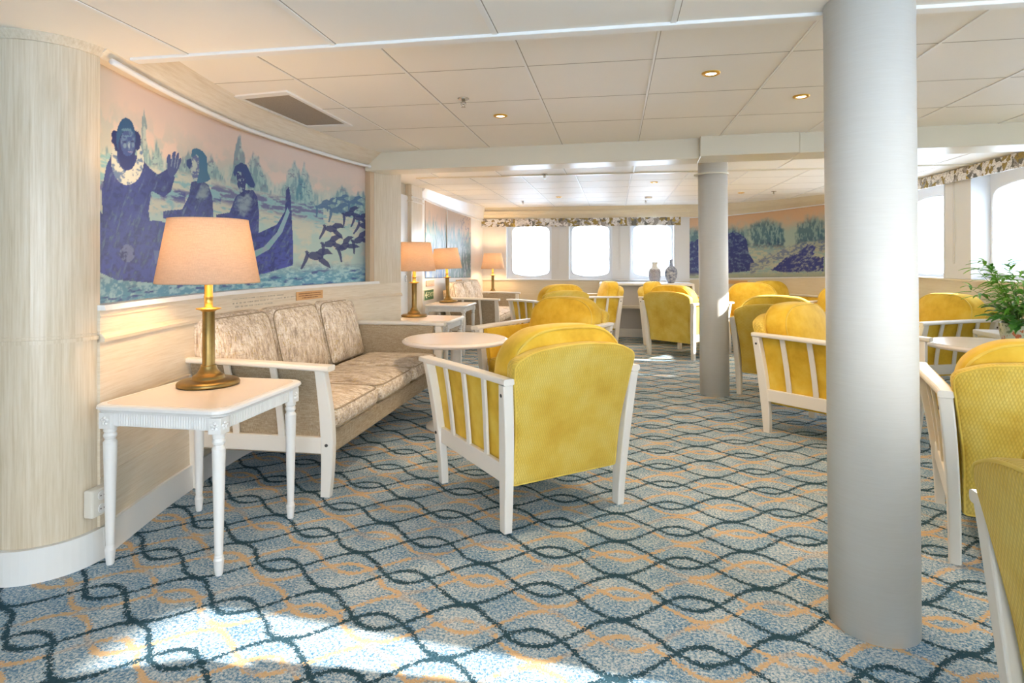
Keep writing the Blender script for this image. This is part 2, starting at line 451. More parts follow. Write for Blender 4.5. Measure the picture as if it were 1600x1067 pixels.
def pillow(bm, outline, th, f, edge=.35, bulge=1.0, rings=6, seamz=.5):
    """a stuffed slab: outline in (u,v), thickness th; f maps (u,v,w) to a point, w in -th/2..th/2"""
    cx = sum(p[0] for p in outline)/len(outline); cy = sum(p[1] for p in outline)/len(outline)
    mnx = min(p[0] for p in outline); mxx = max(p[0] for p in outline); mny = min(p[1] for p in outline); mxy = max(p[1] for p in outline)
    cx, cy = (mnx+mxx)/2, (mny+mxy)/2
    S = []
    rr = min(edge*th, .45*th)
    half = min(mxx-mnx, mxy-mny)/2
    for k in range(5):                                   # rounded rim
        a = math.pi/2*k/4
        S.append((1-rr*(1-math.cos(a))/half, (th/2-rr)+rr*math.sin(a)))
    for k in range(1, rings):
        s = (1-rr/half)*(1-k/rings)
        S.append((s, th/2+bulge*.02*(1-(s)**2)))
    def ring(s, w): return [f(cx+(p[0]-cx)*s, cy+(p[1]-cy)*s, w) for p in outline]
    top = [ring(s, w) for s, w in S]; bot = [ring(s, -w) for s, w in reversed(S)]
    R = loft(bm, bot+top, cap=False)
    for rg, w in ((R[0], -1), (R[-1], 1)):
        c = bm.verts.new(Vector(f(cx, cy, w*(th/2+bulge*.02)))); n = len(rg)
        for k in range(n): bm.faces.new((rg[k], rg[(k+1) % n], c))
    return bm
def catmull(pts, n=8):
    P = [Vector(p) for p in pts]; out = []
    for i in range(len(P)-1):
        a, b, c, d = P[max(i-1, 0)], P[i], P[i+1], P[min(i+2, len(P)-1)]
        for k in range(n):
            t = k/n
            out.append(.5*((2*b)+(-a+c)*t+(2*a-5*b+4*c-d)*t*t+(-a+3*b-3*c+d)*t**3))
    out.append(P[-1]); return out
def path_n(path, side):
    N = []
    for i in range(len(path)):
        t = (path[min(i+1, len(path)-1)]-path[max(i-1, 0)]).normalized()
        N.append(Vector((t.y, -t.x, 0))*side)
    return N
def strip(bm, path, side, z0, z1, o0=0, o1=None, th=.05, zz=None):
    """solid band along a path: inner face at offset o0 (bottom) .. o1 (top) into the room"""
    if o1 is None: o1 = o0
    N = path_n(path, side); rings = []
    for i, (p, n) in enumerate(zip(path, N)):
        a, b = (zz[i] if zz else (z0, z1))
        q = [p+n*o0, p+n*o1, p+n*(min(o0, o1)-th), p+n*(min(o0, o1)-th)]
        rings.append([(q[0].x, q[0].y, a), (q[1].x, q[1].y, b), (q[2].x, q[2].y, b), (q[3].x, q[3].y, a)])
    loft(bm, rings); return bm
# ================================================================ THE SETTING
CEIL = 2.14; XW_ = 3.45
fl = B(); box(fl, -4.6, 3.9, -3.2, 10.9, -.1, 0)
tag(obj('floor', fl, 'carpet'), 'blue grey carpet with navy and orange trellis lines', 'floor', kind='structure')
cb = B(); box(cb, -4.6, 3.9, -3.2, 10.9, CEIL, CEIL+.12)
ceiling = tag(obj('ceiling', cb, 'ceiling'), 'glossy cream panelled ceiling', 'ceiling', kind='structure')
bt = B(); sm = B()
def long_joints(x0, step, xa, xb, ya, yb, w, wide=.012):
    k = math.ceil((xa-x0)/step)
    while x0+k*step < xb:
        x = x0+k*step; box(bt, x-w/2, x+w/2, ya, yb, CEIL-.005, CEIL+.01)
        box(sm, x+w/2, x+w/2+.004, ya, yb, CEIL-.001, CEIL+.01)
        k += 1

long_joints(.18, .6, -2.2, 3.5, 2.25, 4.8, .010)
long_joints(-.515, .715, -2.2, 3.5, 4.9, 6.42, .016)
long_joints(.18, .6, -2.6, 3.3, 6.46, 10.4, .010)
for y, w in ((3.43, .004), (4.03, .004), (2.84, .004), (7.05, .003), (7.65, .003), (8.25, .003), (8.85, .003), (9.45, .003)):
    box(sm, -2.2 if y < 5 else -2.6, 3.45, y-w/2, y+w/2, CEIL-.001, CEIL+.01)
obj('batten', bt, 'batten', ceiling); obj('seam', sm, 'seam', ceiling)
LOW = 2.06; LY = 2.235
lc = B(); box(lc, -4.55, XW_, -3.15, LY, LOW, CEIL+.02)
low = tag(obj('ceiling', lc, 'ceiling'), 'lower cream ceiling panels nearest the camera', 'ceiling', kind='structure')
lb_ = B(); ls_ = B(); k = -6
while -1.753+k*.654 < XW_-.05:
    x = -1.753+k*.654; k += 1
    if x < -4.5: continue
    box(lb_, x-.010, x+.010, -3.1, LY, LOW-.005, LOW+.01); box(ls_, x+.010, x+.014, -3.1, LY, LOW-.001, LOW+.01)
obj('batten', lb_, 'batten', low); obj('seam', ls_, 'seam', low)
lp = B(); box(lp, -2.02, XW_, LY-.03, LY+.02, LOW-.012, LOW+.03, .003)
tag(obj('trim_1', lp, 'batten'), 'white transverse ceiling strip in front of the big column', 'trim', kind='structure')
lp = B(); box(lp, -2.2, 3.45, 6.42, 6.46, CEIL-.014, CEIL+.01)
tag(obj('trim_2', lp, 'beam'), 'narrow transverse ceiling strip beyond the beam', 'trim', kind='structure')

# ---- beam
P1 = at_z(590, 238.5, CEIL); P2 = at_z(1600, 193, CEIL)
bd = (P2-P1).normalized(); bn = Vector((-bd.y, bd.x, 0))
def beam_piece(name, a, b, proud, z0, mat, label, bev=.006):
    bm = B(); M = Matrix.Translation(P1) @ Matrix(((bd.x, bn.x, 0, 0), (bd.y, bn.y, 0, 0), (0, 0, 1, 0), (0, 0, 0, 1)))
    box(bm, a, b, -proud, .26, z0-CEIL, .02, bev, M)
    return tag(obj(name, bm, mat), label, 'beam', kind='structure')
def along(px):            # distance along the beam of a pixel column
    m = (px-800)/FPX; rx, ry = m*CY-SY, m*SY+CY
    den = bd.x*ry-bd.y*rx
    return -(P1.x*ry-P1.y*rx)/den
ab = along(1093)
beam_piece('trim_3', -.12, ab, 0, 1.985, 'beam', 'long cream ceiling beam left of the far column')
beam_piece('trim_4', ab, along(1246), .07, 1.99, 'beam', 'boxed part of the beam above the far column')
beam_piece('trim_5', along(1246)+.003, 5.2, .05, 1.99, 'beam', 'cream ceiling beam right of the far column')

# ---- left wall : rounded corner, curved panel with mural, set-back bay, second mural
arc = [Vector((-4.5, 1.86, 0)), Vector((-3.2, 1.86, 0)), Vector((-2.6, 1.86, 0))] + [Vector((-2.27+.21*math.sin(a), 2.07-.21*math.cos(a), 0)) for a in [math.pi/2*k/14 for k in range(15)]] + [Vector((-2.06, 2.10, 0))]
bm = B(); strip(bm, arc, 1, 0, CEIL, 0, th=.08)
wc = tag(obj('wall_corner', bm, 'wall_v', smooth=False), 'rounded pale veneered wall corner at the far left', 'wall', kind='structure')
bm = B(); strip(bm, arc, 1, 2.028, 2.061, .008, .028, th=.02); tag(obj('trim_6', bm, 'wall_v'), 'curved cornice on the rounded wall corner', 'cornice', kind='structure')
bm = B(); strip(bm, arc, 1, .0, .125, .028, .022, th=.02); tag(obj('baseboard_corner', bm, 'base'), 'white baseboard round the wall corner', 'baseboard', kind='structure')
bm = B(); strip(bm, arc, 1, .885, .90, .006, .006, th=.02); strip(bm, arc, 1, .91, .913, .004, .004, th=.02)
tag(obj('trim_7', bm, 'wall_v'), 'thin moulding across the rounded corner', 'trim', kind='structure')

PL = catmull([(-2.05, 2.09, 0), (-2.176, 2.62, 0), (-2.256, 3.15, 0), (-2.272, 3.5, 0), (-2.251, 3.864, 0), (-2.184, 4.556, 0), (-2.08, 5.03, 0), (-1.975, 5.33, 0)], 8)
iE = min(range(len(PL)), key=lambda i: abs(PL[i].y-5.03)); PM = PL[:iE+1]
bm = B(); strip(bm, PL, 1, 0, 1.0, 0, th=.12)
for z in (.32, .60): strip(bm, PL, 1, z, z+.006, .003, th=.02)
wl = tag(obj('wall_left', bm, 'wall_h'), 'curved limewashed board wall below the whaling mural', 'wall', kind='structure')
bm = B(); strip(bm, PL, 1, .872, .886, .016, .020, th=.03); strip(bm, PL, 1, .886, .905, .020, .006, th=.03)
strip(bm, PL, 1, .972, .978, .005, th=.02)
tag(obj('trim_8', bm, 'wall_h'), 'chair rail moulding under the whaling mural', 'trim', kind='structure')
bm = B(); strip(bm, PL, 1, 0, .125, .02, .014, th=.03); tag(obj('baseboard_left', bm, 'base'), 'white baseboard below the curved left wall', 'baseboard', kind='structure')
bm = B(); strip(bm, PM, 1, 1.0, 1.022, .022, .018, th=.09); tag(obj('trim_9', bm, 'cool_white'), 'white sill strip under the whaling mural', 'trim', kind='structure')
bm = B(); strip(bm, PM, 1, 2.028, CEIL+.002, -.01, .13, th=.05); tag(obj('trim_10', bm, 'wall_h'), 'sloped wooden cove above the whaling mural', 'cornice', kind='structure')
bm = B(); strip(bm, PM, 1, 1.0, CEIL, -.075, th=.06); tag(obj('wall_left', bm, 'reddish_post'), 'recess backing behind the whaling mural', 'wall', kind='structure')
bm = B()
PE = PL[iE-1:]
strip(bm, PE, 1, 1.0, CEIL, 0, th=.16)
tag(obj('wall_left', bm, 'wall_v'), 'narrow pale wall panel at the right end of the whaling mural', 'wall', kind='structure')
bm = B(); strip(bm, PL[iE-2:iE], 1, 1.02, 2.03, -.002, th=.08); tag(obj('trim_11', bm, 'reddish_post'), 'brown jamb at the right end of the whaling mural', 'jamb', kind='structure')
bm = B(); N_ = path_n(PM, 1)
rp = [p+n*.022+Vector((0, 0, 2.022)) for p, n in zip(PM, N_)][1:-1]
tube(bm, rp, .013, 8)
tl = tag(obj('strip_light', bm, 'cool_white', smooth=True), 'thin white tube strip along the top of the whaling mural', 'strip light')

# return wall and set-back bay
BX = -2.52
bm = B(); box(bm, BX-.1, BX, 5.2, 7.45, 0, CEIL)
tag(obj('wall_left', bm, 'wall_v'), 'set back wall bay between the two left murals', 'wall', kind='structure')
bm = B(); box(bm, BX-.02, -2.10, 5.26, 5.33, 0, CEIL)
tag(obj('wall_left', bm, 'wall_v'), 'return wall closing the curved panel', 'wall', kind='structure')
ya, yb = at_x(628, BX), at_x(642, BX)
d3 = empty('door_1', 'pale tall door in the set back left bay', 'door', (BX+.001, ya, 0)); tag(d3, kind='structure')
bm = B(); box(bm, 0, .03, -.75, yb-ya-.02, .02, 2.0, .004); obj('leaf', bm, 'cool_white', d3)
bm = B(); box(bm, .03, .045, .02, .05, .95, 1.03, .004); obj('door_handle', bm, 'chrome', d3)
yc, yd = at_x(643, -2.44), at_x(660, -2.44)
bm = B(); box(bm, BX, -2.44, yc, yd, 0, CEIL, .004); box(bm, BX, -2.425, yc-.015, yd+.01, 1.99, 2.01, .003); box(bm, BX, -2.42, yc-.02, yd+.01, 1.93, 1.95, .003)
tag(obj('trim_12', bm, 'wall_v'), 'wooden pilaster left of the far left mural', 'pilaster', kind='structure')
PB = catmull([(-2.50, yd+.0, 0), (-2.50, 7.9, 0), (-2.47, 8.8, 0), (-2.40, 9.7, 0), (-2.32, 10.42, 0)], 6)
bm = B(); strip(bm, PB, 1, 0, CEIL, 0, th=.1)
tag(obj('wall_left', bm, 'cool_white'), 'white wall holding the far left mural', 'wall', kind='structure')
bm = B(); strip(bm, PB, 1, 1.99, CEIL, .015, .10, th=.06, zz=[(2.05-.13*i/(len(PB)-1), CEIL) for i in range(len(PB))])
strip(bm, PB, 1, 0, 0, .03, .03, th=.04, zz=[(2.03-.13*i/(len(PB)-1), 2.05-.13*i/(len(PB)-1)) for i in range(len(PB))])
tag(obj('trim_13', bm, 'cool_white'), 'white cove above the far left mural', 'cornice', kind='structure')
bm = B(); strip(bm, PB, 1, .0, .12, .015, th=.02); tag(obj('baseboard_left', bm, 'base'), 'baseboard under the far left mural', 'baseboard', kind='structure')

# ---- windows
def window(n, o, u, out, w, z0, z1, hole, label, dep=.16):
    """recess of width w from wall point o along u, opening outwards; hole=(u0,u1,v0,v1,r)"""
    u = Vector(u); out = Vector(out); o = Vector(o)
    root = empty('window_%d' % n, label, 'window', (o.x+u.x*w/2, o.y+u.y*w/2, z0)); tag(root, kind='structure')
    def P(a, b, c): return (u*(a-w/2)+out*c+Vector((0, 0, b)))
    h = z1-z0
    bm = B()
    for (a0, a1, b0, b1) in ((-.01, .004, 0, h), (w-.004, w+.01, 0, h), (-.01, w+.01, -.01, .004), (-.01, w+.01, h-.004, h+.01)):
        vs = [[P(a, b, c) for (a, b) in ((a0, b0), (a1, b0), (a1, b1), (a0, b1))] for c in (-.008, dep)]
        loft(bm, vs)
    obj('reveal', bm, 'reveal', root)
    u0, u1, v0, v1, r = hole
    bw = .055*(v1-v0)
    pts = [(u0, v0+bw), (u0+.3*(u1-u0), v0), (u1-.3*(u1-u0), v0), (u1, v0+bw), (u1, v1-bw), (u1-.3*(u1-u0), v1), (u0+.3*(u1-u0), v1), (u0, v1-bw)]
    hp = round_poly(pts, [r, .12, .12, r, r, .12, .12, r], 5)
    cx, cz = (u0+u1)/2, (v0+v1)/2
    def outer(p):
        dx, dz = p[0]-cx, p[1]-cz; ts = []
        if abs(dx) > 1e-6: ts.append(((w-cx) if dx > 0 else -cx)/dx)
        if abs(dz) > 1e-6: ts.append(((h-cz) if dz > 0 else -cz)/dz)
        t = min(ts); return [cx+dx*t, cz+dz*t]
    op = [outer(p) for p in hp]
    for c in ((0, 0), (w, 0), (w, h), (0, h)):
        i = min(range(len(op)), key=lambda k: (op[k][0]-c[0])**2+(op[k][1]-c[1])**2); op[i] = list(c)
    bm = B()
    loft(bm, [[P(*p, dep-.03) for p in op], [P(*p, dep-.03) for p in hp], [P(*p, dep+.01) for p in hp], [P(*p, dep+.01) for p in op]], cap=False, closed=True)
    obj('window_frame', bm, 'white_frame', root)
    bm = B(); tube(bm, [P(*p, dep-.032) for p in hp], .011, 6, closed=True)
    obj('bead', bm, 'white_frame', root, smooth=True)
    bm = B(); vs = [bm.verts.new(P(*p, dep)) for p in hp]; bm.faces.new(vs)
    obj('pane', bm, 'glass', root)
    return root
YB = 10.4; wn = 1
SILLB, TOPB = .885, 1.93
spans = [(791, 861, 800.5, 859), (889, 956, 893.5, 952.5), (984.5, 1053, 989, 1049)]
wx = [(at_y(a, YB), at_y(b, YB)) for a, b, _, _ in spans]
for i, (a, b, g0, g1) in enumerate(spans):
    x0, x1 = wx[i]; w = x1-x0
    h0, h1 = at_y(g0, YB+.15)-x0, at_y(g1, YB+.15)-x0
    window(wn, (x0, YB, 0), (1, 0, 0), (0, 1, 0), w, SILLB, TOPB, (max(.03, h0), min(w-.03, h1), .045, .955, .07),
           ['leftmost of the three back wall windows', 'middle of the three back wall windows', 'rightmost back wall window behind the two vases'][i]); wn += 1
XL, XR = -2.34, 1.25
bm = B(); box(bm, XL, XR+.02, YB, YB+.2, 0, SILLB-.0)
for z in (.35, .62): box(bm, XL, XR, YB-.003, YB+.01, z, z+.005)
tag(obj('wall_back', bm, 'wall_r'), 'pale wooden board wall below the back windows', 'wall', kind='structure')
xs = [XL]+[v for p in wx for v in p]+[XR]
bm = B()
for k in range(0, len(xs), 2): box(bm, xs[k], xs[k+1], YB, YB+.2, SILLB, TOPB)
box(bm, XL, XR, YB, YB+.2, TOPB, CEIL)
tag(obj('wall_back', bm, 'pillar'), 'light grey wall panels between the back windows', 'wall', kind='structure')
bm = B(); box(bm, XL, XR, YB-.03, YB, SILLB-.022, SILLB-.002, .004)
tag(obj('trim_14', bm, 'cool_white'), 'white sill rail below the back windows', 'sill', kind='structure')
bm = B(); vs = [[(x, YB-.02, 1.945), (x, YB-.10, 2.02), (x, YB-.16, CEIL), (x, YB, CEIL)] for x in (XL, XR)]; loft(bm, vs)
box(bm, XL, XR, YB-.15, YB-.02, 2.065, 2.075)
tag(obj('trim_15', bm, 'wall_r'), 'wooden cornice above the back windows', 'cornice', kind='structure')
bm = B(); box(bm, XL, XR, YB-.02, YB, 0, .12, .003); tag(obj('baseboard_back', bm, 'base'), 'baseboard of the back wall', 'baseboard', kind='structure')

def cord(x, y, z0, z1, dx, dy, label, loc_n=(0, -.02)):
    bm = B(); pts = []
    for k in range(13):
        t = k/12; pts.append((-dx*(1-t*.2)*.5, -dy*.5, (z1-z0)*(1-t)))
    for k in range(1, 6):
        a = math.pi*k/6; pts.append((-dx*.4*math.cos(a), -dy*.5*math.cos(a), -.015*math.sin(a)))
    for k in range(13):
        t = k/12; pts.append((dx*(.4+t*.1), dy*.5, (z1-z0)*t))
    tube(bm, pts, .0022, 5)
    r = tag(obj('blind_cord', bm, 'plastic', smooth=True, loc=(x, y, z0)), label, 'blind cord')
    return r
def valance(path, side, z0, z1, label, off=.06):
    bm = B(); N = path_n(path, side); rings = []
    for i, (p, n) in enumerate(zip(path, N)):
        o = off+.008*math.sin(i*1.7); zz = (z0[i] if isinstance(z0, list) else z0); z2 = (z1[i] if isinstance(z1, list) else z1)
        rings.append([(*(p+n*o)[:2], zz), (*(p+n*(o-.01))[:2], z2), (*(p+n*(o-.03))[:2], z2), (*(p+n*(o-.02))[:2], zz)])
    loft(bm, rings); return tag(obj('valance', bm, 'valance'), label, 'valance')
vx0, vx1 = at_y(748, YB), at_y(1063, YB)
valance([Vector((vx0+(vx1-vx0)*k/60, YB, 0)) for k in range(61)], 1, 1.805, 1.945, 'leaf print fabric valance above the back wall windows')
for px, s in ((872, 'between the left and middle back windows'), (968.5, 'between the middle and right back windows')):
    cord(at_y(px, YB), YB-.012, 1.08, 1.82, .02, .0, 'thin white looped blind cord '+s)

# ---- right wall
XW = 3.45
PC = catmull([(1.25, YB, 0), (1.75, 10.33, 0), (2.3, 10.12, 0), (2.75, 9.80, 0), (3.07, 9.42, 0), (3.32, 8.95, 0), (3.43, 8.6, 0), (XW, 8.25, 0)], 8)
PXC = [proj(p.x, p.y, 1)[0] for p in PC]
def ip(px, tab):
    return float(np.interp(px, [a for a, _ in tab], [b for _, b in tab]))
def z_at(p, py): return EYE+(408-py)*depth(p.x, p.y)/FPX
zt = [z_at(p, ip(x, [(1075, 341), (1135, 338), (1200, 331), (1287, 320), (1340, 309)])) if x < 1300 else 2.05+.05*min(1, (x-1300)/80) for p, x in zip(PC, PXC)]
zb = [z_at(p, ip(x, [(1075, 435), (1287, 432)])) if x < 1300 else .975 for p, x in zip(PC, PXC)]
bm = B(); strip(bm, PC, 1, 0, 0, 0, th=.12, zz=[(0, b) for b in zb])
tag(obj('wall_right', bm, 'wall_r'), 'curved wooden board wall below the far right mural', 'wall', kind='structure')
bm = B(); strip(bm, PC, 1, 0, 0, -.03, th=.1, zz=[(b, CEIL) for b in zb])
tag(obj('wall_right', bm, 'cool_white'), 'white curved wall round the far right mural', 'wall', kind='structure')
bm = B(); strip(bm, PC, 1, 0, .12, .015, th=.02); tag(obj('baseboard_right', bm, 'base'), 'baseboard under the far right mural', 'baseboard', kind='structure')
bm = B(); strip(bm, PC, 1, 0, 0, .015, .015, th=.05, zz=[(b-.02, b) for b in zb])
strip(bm, PC, 1, 0, 0, .012, .012, th=.05, zz=[(t_, t_+.015) for t_ in zt])
tag(obj('trim_16', bm, 'cool_white'), 'white frame strips of the far right mural', 'trim', kind='structure')
bm = B(); N = path_n(PC, 1); rings = []
for i, (p, n, x) in enumerate(zip(PC, N, PXC)):
    o = ip(x, [(1070, .14), (1135, .22), (1287, .40), (1420, .25)])
    a = p; b = p+n*o*.55; c = p+n*o
    rings.append([(a.x, a.y, zt[i]+.015), (b.x, b.y, (zt[i]+.015+CEIL)/2-.01), (c.x, c.y, CEIL+.003), (a.x-n.x*.03, a.y-n.y*.03, CEIL+.003)])
loft(bm, rings); tag(obj('trim_17', bm, 'wall_r'), 'wooden cornice sweeping above the far right mural', 'cornice', kind='structure')

SILLR, TOPR = 1.02, 2.09
wys = [(7.0, 8.12), (5.15, 6.51), (3.60, 4.70), (2.15, 3.25), (.74, 1.49), (-.35, .41), (-1.6, -.84)]
bm = B(); box(bm, XW, XW+.22, -3.1, 8.27, 0, SILLR)
for z in (.35, .68, .90): box(bm, XW-.003, XW+.01, -3.1, 8.27, z, z+.005)
tag(obj('wall_right', bm, 'wall_r'), 'pale wooden board wall below the right windows', 'wall', kind='structure')
bm = B(); ys = [-3.1]+[v for p in reversed(wys) for v in p]+[8.27]
for k in range(0, len(ys), 2): box(bm, XW, XW+.22, ys[k], ys[k+1], SILLR, TOPR)
box(bm, XW, XW+.22, -3.1, 8.27, TOPR, CEIL)
tag(obj('wall_right', bm, 'pillar'), 'light grey panels between the right windows', 'wall', kind='structure')
bm = B(); box(bm, XW-.035, XW, -3.1, 8.2, SILLR-.02, SILLR, .004)
tag(obj('trim_18', bm, 'wall_r'), 'wooden sill rail below the right windows', 'sill', kind='structure')
bm = B(); box(bm, XW-.02, XW, -3.1, 8.2, 0, .12, .003); tag(obj('baseboard_right', bm, 'base'), 'baseboard of the right wall', 'baseboard', kind='structure')
wl_ = ['right wall window just right of the big column', 'right wall window at the right edge of the photo', 'right wall window with an added sun-blocking blind, first one out of frame',
       'right wall window with an added sun-blocking blind nearer the camera', 'right wall window beside the camera letting sun in',
       'right wall window behind the camera', 'rearmost right wall window']
for i, (a, b) in enumerate(wys):
    window(wn, (XW, b, 0), (0, -1, 0), (1, 0, 0), b-a, SILLR, TOPR, (.045, b-a-.045, .03, .92, .12), wl_[i], dep=.19); wn += 1
for (a, b), s in (((3.60, 4.70), 'white blind added out of view to block sun at the third right window'), ((2.15, 3.25), 'white blind added out of view to block sun at the fourth right window')):  # unseen blinds, added to keep sun off the middle of the room
    bm = B(); box(bm, XW+.02, XW+.024, a+.01, b-.01, SILLR+.005, TOPR-.005); tag(obj('sun_block_blind', bm, 'blind'), s, 'blind')
valance([Vector((XW, 8.2-5.5*k/80, 0)) for k in range(81)], 1, [2.02-.05*k/80 for k in range(81)], 2.13, 'leaf print fabric valance above the right wall windows', .05)
c1 = cord(XW-.012, 6.80, 1.19, 2.03, .0, .03, 'white looped blind cord on the panel right of the big column')

# ---- columns
def column(px_bot, px_top, r, X, d, label):
    x, y = RC(X, d)
    bm = B(); n = 48
    lathe(bm, [(r, 0), (r, CEIL+.0)], n)
    o = obj('column', bm, 'col', smooth=False, loc=(x, y, 0))
    for f in o.data.polygons: f.use_smooth = len(f.vertices) == 4
    sh = .0095                                          # the ship's pillars lean very slightly
    for v in o.data.vertices:
        v.co.x -= CY*sh*v.co.z; v.co.y -= SY*sh*v.co.z
    return tag(o, label, 'column', kind='structure')
column(1364, 1355, .1325, 1.2, 1.975, 'big white ribbed column right of centre in the foreground')
column(1115.5, 1112, .127, 1.832, 5.38, 'far cream column under the boxed beam')
x, y = RC(1.76, 5.34)
bm = B(); lathe(bm, [(.15, 0), (.15, .012), (.13, .014)], 32); tag(obj('trim_19', bm, 'beam', loc=(RC(1.80, 5.38)[0], RC(1.80, 5.38)[1], 1.974)), 'collar at the top of the far column', 'trim', kind='structure')

# ---- walls out of frame: left of the camera and behind it (rear gap added to let sky light in)
bm = B(); box(bm, -4.6, -4.5, -3.2, 1.94, 0, CEIL); tag(obj('wall_left', bm, 'wall_v'), 'pale wall left of the camera', 'wall', kind='structure')
bm = B(); box(bm, -4.5, -.6, -3.2, -3.1, 0, CEIL); box(bm, 3.0, 3.45, -3.2, -3.1, 0, CEIL); box(bm, -.6, 3.0, -3.2, -3.1, 0, .30)
tag(obj('wall_rear', bm, 'wall_v'), 'pale wall behind the camera with a wide gap added to let sky light in', 'wall', kind='structure')
# ---- outside
bm = B(); box(bm, -3000, 3000, -3000, 3000, -9.5, -9); tag(obj('sea', bm, 'sea'), 'pale grey blue sea outside the windows', 'sea', kind='structure')
def ridge(name, c, R, a0, a1, h, seed, label):
    random.seed(seed); bm = B(); n = 90; rings = []
    ph = [random.uniform(0, 6) for _ in range(5)]
    for k in range(n+1):
        a = math.radians(a0+(a1-a0)*k/n); t = k/n
        hh = h*(.35+.3*math.sin(t*7+ph[0])+.2*math.sin(t*17+ph[1])+.12*math.sin(t*41+ph[2]))*math.sin(math.pi*t)**.5
        hh = max(hh, 1)
        e = []
        for rr, z in ((R-60, -9), (R, hh), (R+200, hh*.6), (R+260, -9.2)):
            e.append((rr*math.cos(a), rr*math.sin(a), z))
        rings.append(e)
    loft(bm, rings); return tag(obj(name, bm, 'shore'), label, 'shore', kind='structure')
ridge('far_shore', (0, 0), 1900, 40, 150, 24, 3, 'low hazy shoreline across the water behind the back windows')
ridge('far_hills', (0, 0), 2300, -60, 38, 160, 5, 'hazy hills across the water on the right')
# ================================================================ MURALS (painted per vertex, as the wall paintings are)
def vnoise(x, y, s, seed=0, octv=4):
    r = np.random.RandomState(seed); T = r.rand(256, 256); v = 0; amp = 1; tot = 0
    for o in range(octv):
        X, Y = x*s, y*s; xi, yi = np.floor(X).astype(int), np.floor(Y).astype(int); fx, fy = X-xi, Y-yi
        fx = fx*fx*(3-2*fx); fy = fy*fy*(3-2*fy)
        a, b = T[xi % 256, yi % 256], T[(xi+1) % 256, yi % 256]; c, d = T[xi % 256, (yi+1) % 256], T[(xi+1) % 256, (yi+1) % 256]
        v = v+amp*((a*(1-fx)+b*fx)*(1-fy)+(c*(1-fx)+d*fx)*fy); tot += amp; amp *= .55; s *= 2.1
    return v/tot
def inpoly(x, y, poly):
    c = np.zeros(x.shape, bool); n = len(poly); j = n-1
    for i in range(n):
        xi, yi = poly[i]; xj, yj = poly[j]
        c ^= ((yi > y) != (yj > y)) & (x < (xj-xi)*(y-yi)/(yj-yi+1e-12)+xi); j = i
    return c
def A_(*p): return [(150+x/4.444, 90+y/4.444) for x, y in p]       # crop frames used while studying the picture
def B_(*p): return [(380+x/4.268, 200+y/4.268) for x, y in p]
def C_(*p): return [(x/2.426, 60+y/2.426) for x, y in p]
def ell(x, y, cx, cy, rx, ry, rot=0):
    c, s = math.cos(rot), math.sin(rot); u, v = (x-cx)*c+(y-cy)*s, -(x-cx)*s+(y-cy)*c
    return (u/rx)**2+(v/ry)**2
def lerp(a, b, t): return a*(1-t[..., None])+np.array(b)*t[..., None]
NAVY, IND, TEAL, SEA, CREAM, PINK = (.022, .035, .15), (.045, .065, .28), (.07, .23, .32), (.24, .46, .50), (.50, .60, .55), (.66, .45, .34)
def put(C, m, c, a=1.0):
    m = np.clip(m.astype(float)*a, 0, 1); return C*(1-m[..., None])+np.array(c)*m[..., None] if not isinstance(c, np.ndarray) else C*(1-m[..., None])+c*m[..., None]
def sm_(e0, e1, v): t = np.clip((v-e0)/(e1-e0), 0, 1); return t*t*(3-2*t)
